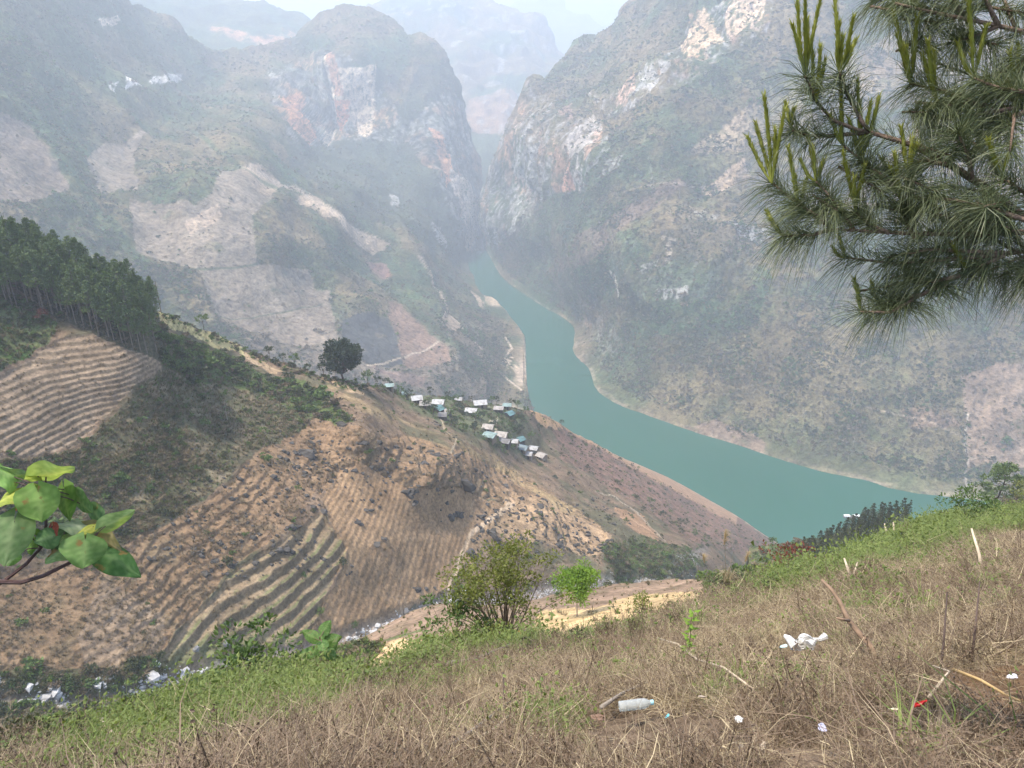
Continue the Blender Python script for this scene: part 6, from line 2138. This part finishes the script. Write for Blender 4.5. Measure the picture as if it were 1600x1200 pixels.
def lying(name, pts, rad, mat, label, lift=0.13):
    P_ = [Fm.at(x, y) + Vector((0, 0, lift)) for x, y in pts]
    o = MB()
    o.tube([p - P_[0] for p in P_], [rad * (1 - 0.5 * i / (len(P_) - 1)) for i in range(len(P_))], 6)
    ob = o.build(name, mat, smooth=True)
    ob.location = P_[0]
    return tag(ob, label, 'stick')


standing('dead_branch', (1385, 1048), [(1362, 1012, 1.0), (1325, 968, 1.01), (1312, 940, 1.02), (1300, 922, 1.02), (1284, 906, 1.03)], 0.024, STICK_B, 'long leaning brown branch with a forked stub on the right of the slope', [[(1327, 970, 1.0), (1308, 966, 0.98)]])
standing('stick', (1538, 895), [(1530, 865, 1.0), (1518, 826, 1.01)], 0.032, STICK_P, 'pale broken stake leaning near the right edge of the slope')
standing('stick', (1331, 912), [(1326, 892, 1.0), (1319, 872, 1.0)], 0.035, STICK_P, 'left pale stake of a crossed pair below the crest')
standing('stick', (1332, 914), [(1335, 895, 1.0), (1340, 878, 1.0)], 0.025, STICK_P, 'right thinner stake of a crossed pair below the crest')
standing('stick', (1388, 846), [(1386, 834, 1.0), (1382, 818, 1.0)], 0.05, STICK_P, 'leaning white stalk at the crest left of the straight one')
standing('stick', (1397, 846), [(1397, 832, 1.0), (1396, 816, 1.0)], 0.05, STICK_P, 'straight white stalk at the crest')
standing('stalk', (1468, 1064), [(1474, 1010, 1.0), (1480, 925, 1.02)], 0.010, STICK_D, 'thin dark upright stalk left of its twin on the right of the slope')
standing('stalk', (1517, 1052), [(1523, 990, 1.0), (1531, 908, 1.02)], 0.010, STICK_D, 'thin dark upright stalk nearest the right edge')
standing('stick', (28, 1182), [(29, 1165, 1.0), (28, 1148, 1.0)], 0.018, STICK_P, 'short pale stake standing at the lower left corner')
standing('stick', (16, 1186), [(15, 1174, 1.0), (14, 1160, 1.0)], 0.016, STICK_P, 'shorter pale stake at the lower left edge')
standing('stick', (1155, 1204), [(1156, 1180, 1.0), (1160, 1160, 1.0)], 0.017, STICK_G, 'grey stub of a stick with white scrap on its tip at the bottom edge')
standing('stick', (1184, 1206), [(1188, 1182, 1.0), (1194, 1158, 1.0)], 0.020, STICK_P, 'pale split stake at the bottom edge right of the grey stub')
standing('stalk', (787, 1118), [(787, 1085, 1.0), (786, 1050, 1.01)], 0.014, STICK_D, 'dark upright stalk in the middle of the dead grass')
lying('stick', [(938, 1132), (968, 1114), (1006, 1092)], 0.016, STICK_G, 'grey stick lying just above the plastic bottle')
lying('stick', [(1025, 1010), (1058, 1022), (1085, 1056), (1125, 1080), (1170, 1112)], 0.012, STICK_P, 'long pale stick lying right of centre on the dead grass', 0.16)
lying('cane', [(1480, 1078), (1520, 1095), (1560, 1114), (1610, 1140)], 0.011, plain_mat('yellow_cane', (0.45, 0.31, 0.14), 0.7, 0.2, 12), 'yellow dry cane lying near the right edge', 0.12)
lying('stick', [(690, 1206), (745, 1160), (805, 1112)], 0.018, STICK_G, 'long grey stick lying at the bottom edge left of centre', 0.16)
lying('stick', [(748, 1182), (775, 1160), (798, 1138)], 0.014, STICK_P, 'short pale stick beside the long grey one at the bottom', 0.16)
lying('branch', [(700, 1048), (740, 1036), (800, 1020)], 0.05, STICK_G, 'grey branch lying on the slope below the dome shaped shrub', 0.2)
lying('stick', [(165, 1155), (176, 1164), (186, 1173)], 0.05, STICK_P, 'thick pale stick lying in the green weeds at lower left', 0.2)
lying('stick', [(300, 1122), (350, 1118), (395, 1102)], 0.03, STICK_B, 'brown stick lying across the green weeds at left', 0.2)
lying('stick', [(1220, 1078), (1236, 1098), (1256, 1122)], 0.010, STICK_P, 'thin pale stick lying below the white plastic bag', 0.1)
lying('stick', [(1440, 1125), (1470, 1090), (1445, 1080)], 0.008, STICK_P, 'bent straw coloured stick left of the yellow cane', 0.15)


def crumple(name, px, py, w, h, seed, c, label, cat, rough=0.4, lift=0.17, tall=0.5, trans=0.0):
    """A crushed sheet: a closed, folded skin with creases, lying on the grass."""
    rr = random.Random(seed)
    bm = bmesh.new()
    bmesh.ops.create_icosphere(bm, subdivisions=3, radius=0.5)
    pl_ = [(rvec(rr), rr.uniform(-0.2, 0.35), rr.uniform(0.15, 0.45)) for _ in range(16)]
    for v in bm.verts:
        p = v.co.copy()
        for n_, d_, a_ in pl_:
            k = p.dot(n_) - d_
            if k > 0:
                v.co -= n_ * k * a_
        v.co += rvec(rr) * 0.02
        v.co = Vector((v.co.x * w * 1.5, v.co.y * h * 1.5, v.co.z * 1.5 * tall * min(w, h)))
    me = bpy.data.meshes.new(name)
    bm.to_mesh(me)
    bm.free()
    me.materials.append(plain_mat(name, c, rough, 0.12, 30, 0.3, 0.4))
    o = bpy.data.objects.new(name, me)
    COL.objects.link(o)
    o.location = Fm.at(px, py) + Vector((0, 0, lift))
    o.rotation_euler = (rr.uniform(-0.5, 0.1) - 0.3, rr.uniform(-0.3, 0.3), rr.uniform(-0.5, 0.5))
    return tag(o, label, cat)


# plastic bag: knot, body and two ears
bag = empty('plastic_bag', Fm.at(1246, 1040) + Vector((0, 0, 0.2)), 'crumpled white plastic bag lying on the dead grass', 'plastic bag')
BAG_M = plain_mat('white_plastic', (0.60, 0.60, 0.585), 0.4, 0.08, 30, 0.3, 0.5)
o = crumple('body', 1246, 1040, 0.20, 0.21, 4, (0.8, 0.8, 0.79), None, None, tall=0.8)
o.location = (0, 0, 0.04)
o.parent = bag
o.data.materials[0] = BAG_M
m_ = MB()
m_.tube([Vector((0.06, 0, 0.04)), Vector((0.13, 0.05, 0.06)), Vector((0.17, 0.05, 0.06)), Vector((0.23, 0.08, 0.07))], [0.05, 0.02, 0.018, 0.032], 7)
m_.tube([Vector((-0.06, 0, 0.04)), Vector((-0.10, 0.06, 0.07)), Vector((-0.13, 0.08, 0.08))], [0.045, 0.03, 0.012], 7)
m_.build('handles', BAG_M, bag)
crumple('plastic_scrap', 1222, 1026, 0.10, 0.05, 9, (0.55, 0.72, 0.72), 'pale blue plastic scrap just left of the white bag', 'plastic scrap')
crumple('packet', 1412, 1150, 0.085, 0.10, 11, (0.62, 0.02, 0.02), 'crushed red packet in the grass at lower right', 'packet', 0.3, 0.2, 0.8)
crumple('paper', 1558, 1086, 0.12, 0.09, 12, (0.80, 0.79, 0.84), 'crumpled white paper near the right edge', 'paper', 0.7)
w_ = crumple('wrapper', 1032, 1150, 0.06, 0.05, 13, (0.70, 0.55, 0.28), 'small yellow and light blue wrapper right of the bottle', 'wrapper')
c2 = crumple('blue_end', 1039, 1155, 0.035, 0.03, 14, (0.12, 0.50, 0.62), None, None)
bpy.context.view_layer.update()
c2.parent = w_
c2.matrix_parent_inverse = w_.matrix_world.inverted()
crumple('tissue', 1155, 1152, 0.05, 0.06, 15, (0.80, 0.78, 0.74), 'white scrap caught on the grey stub at the bottom', 'tissue', 0.8, 0.12)
crumple('dead_leaf', 933, 1158, 0.11, 0.13, 16, (0.20, 0.125, 0.085), 'curled brown dead leaf left of the bottle', 'leaf', 0.8, tall=0.4)
crumple('dead_leaf', 1093, 1128, 0.06, 0.10, 17, (0.36, 0.29, 0.23), 'pale curled dead leaf right of the bottle', 'leaf', 0.8, tall=0.4)
crumple('wrapper', 1274, 1187, 0.07, 0.05, 18, (0.42, 0.42, 0.55), 'bluish crushed wrapper at the bottom edge', 'wrapper')
crumple('packet', 811, 993, 0.28, 0.22, 19, (0.75, 0.15, 0.06), 'orange red packet below the dome shaped shrub', 'packet', 0.5, 0.25)
crumple('wrapper', 8, 1140, 0.22, 0.12, 20, (0.05, 0.25, 0.65), 'blue wrapper at the lower left edge', 'wrapper', 0.4, 0.2)
crumple('paper', 1384, 1148, 0.05, 0.03, 21, (0.68, 0.62, 0.42), 'small cream scrap left of the red packet', 'paper', 0.7)

bo = Fm.at(990, 1138) + Vector((0, 0, 0.17))
bot = empty('plastic_bottle', bo, 'empty clear plastic bottle lying on the dead grass', 'bottle')
prof = [(-0.105, 0.0), (-0.104, 0.026), (-0.098, 0.031), (-0.06, 0.031), (-0.055, 0.029), (-0.05, 0.031), (0.0, 0.031), (0.005, 0.029), (0.01, 0.031), (0.05, 0.030), (0.07, 0.024), (0.085, 0.0135), (0.092, 0.013)]
m_ = MB()
vs = [(x, rad * math.cos(6.2832 * k / 16), rad * math.sin(6.2832 * k / 16)) for x, rad in prof for k in range(16)]
m_.add(vs, [(i * 16 + k, i * 16 + (k + 1) % 16, (i + 1) * 16 + (k + 1) % 16, (i + 1) * 16 + k) for i in range(len(prof) - 1) for k in range(16)])
PET, nt, b = new_mat('clear_plastic')
b.inputs['Base Color'].default_value = (0.66, 0.70, 0.70, 1)
b.inputs['Roughness'].default_value = 0.25
b.inputs['Transmission Weight'].default_value = 0.6
b.inputs['IOR'].default_value = 1.2
m_.build('body', PET, bot, smooth=True)
m_ = MB()
m_.tube([Vector((0.090, 0, 0)), Vector((0.108, 0, 0))], 0.0155, 14)
m_.build('cap', plain_mat('cap_blue', (0.35, 0.62, 0.72), 0.4, 0.05, 20), bot)
bot.rotation_euler = (0.2, -0.06, 0.10)

# grass clumps, seedling and broad leaved plant
for k, (x, y, s, lb) in enumerate([(1500, 1200, 1.1, 'clump of long green grass blades at the bottom right, left one'), (1580, 1190, 1.3, 'clump of long green grass blades in the bottom right corner'), (1402, 1196, 1.0, 'upright green grass shoots below the red packet'), (1284, 1150, 0.7, 'few green grass blades below the long leaning branch'),
                                   (1450, 1185, 0.9, 'green grass blades right of the red packet')]):
    t = tuft_proto(200 + k, BLADE_M, 16, 0.30, 0.012, 0.9, True)
    t.name = 'grass_clump'
    t.location = Fm.at(x, min(y, 1230))
    t.scale = (s, s, s)
    tag(t, lb, 'grass')
sd_ = empty('seedling', Fm.at(1070, 1040), 'slender seedling with bright green leaves amid the dead grass', 'seedling')
m_, lf = MB(), MB()
m_.tube([Vector((0, 0, -0.05)), Vector((0.02, 0, 0.3)), Vector((0.0, 0, 0.66))], [0.005, 0.004, 0.002], 5)
for k in range(22):
    z = 0.18 + 0.5 * (k / 21)
    a = k * 2.4
    ax = Vector((math.cos(a), math.sin(a), 0.15)).normalized()
    lf.leaf(Vector((0.01, 0, z)), ax, ax.cross(Vector((0, 0.2, 1))).normalized(), 0.085, 0.045)
m_.build('stem', STICK_B, sd_)
lf.build('leaves', BRIGHT_LEAF, sd_)
bp_l = empty('broad_leaved_plant', Fm.at(508, 1052), 'plant with broad round leaves on the near crest before the stream', 'plant')
m_ = MB()
m_.tube([Vector((0, 0, -0.1)), Vector((0.05, 0, 0.5)), Vector((0.0, 0, 0.95))], [0.02, 0.016, 0.01], 5)
for k in range(12):
    a = k * 2.4
    z = 0.35 + 0.055 * k
    b0 = Vector((0.02, 0, z)) + Vector((math.cos(a), math.sin(a), 0.25)) * 0.12
    tip = b0 + Vector((math.cos(a), math.sin(a), r.uniform(-0.1, 0.25))) * r.uniform(0.2, 0.32)
    m_.tube([Vector((0.02, 0, z)), b0], [0.008, 0.006], 4)
    broad_leaf(bp_l, b0, tip, 0.23, r.uniform(-0.3, 0.3), (0.09, 0.17, 0.045), 0.2, 0.1)
m_.build('stem', STICK_B, bp_l)
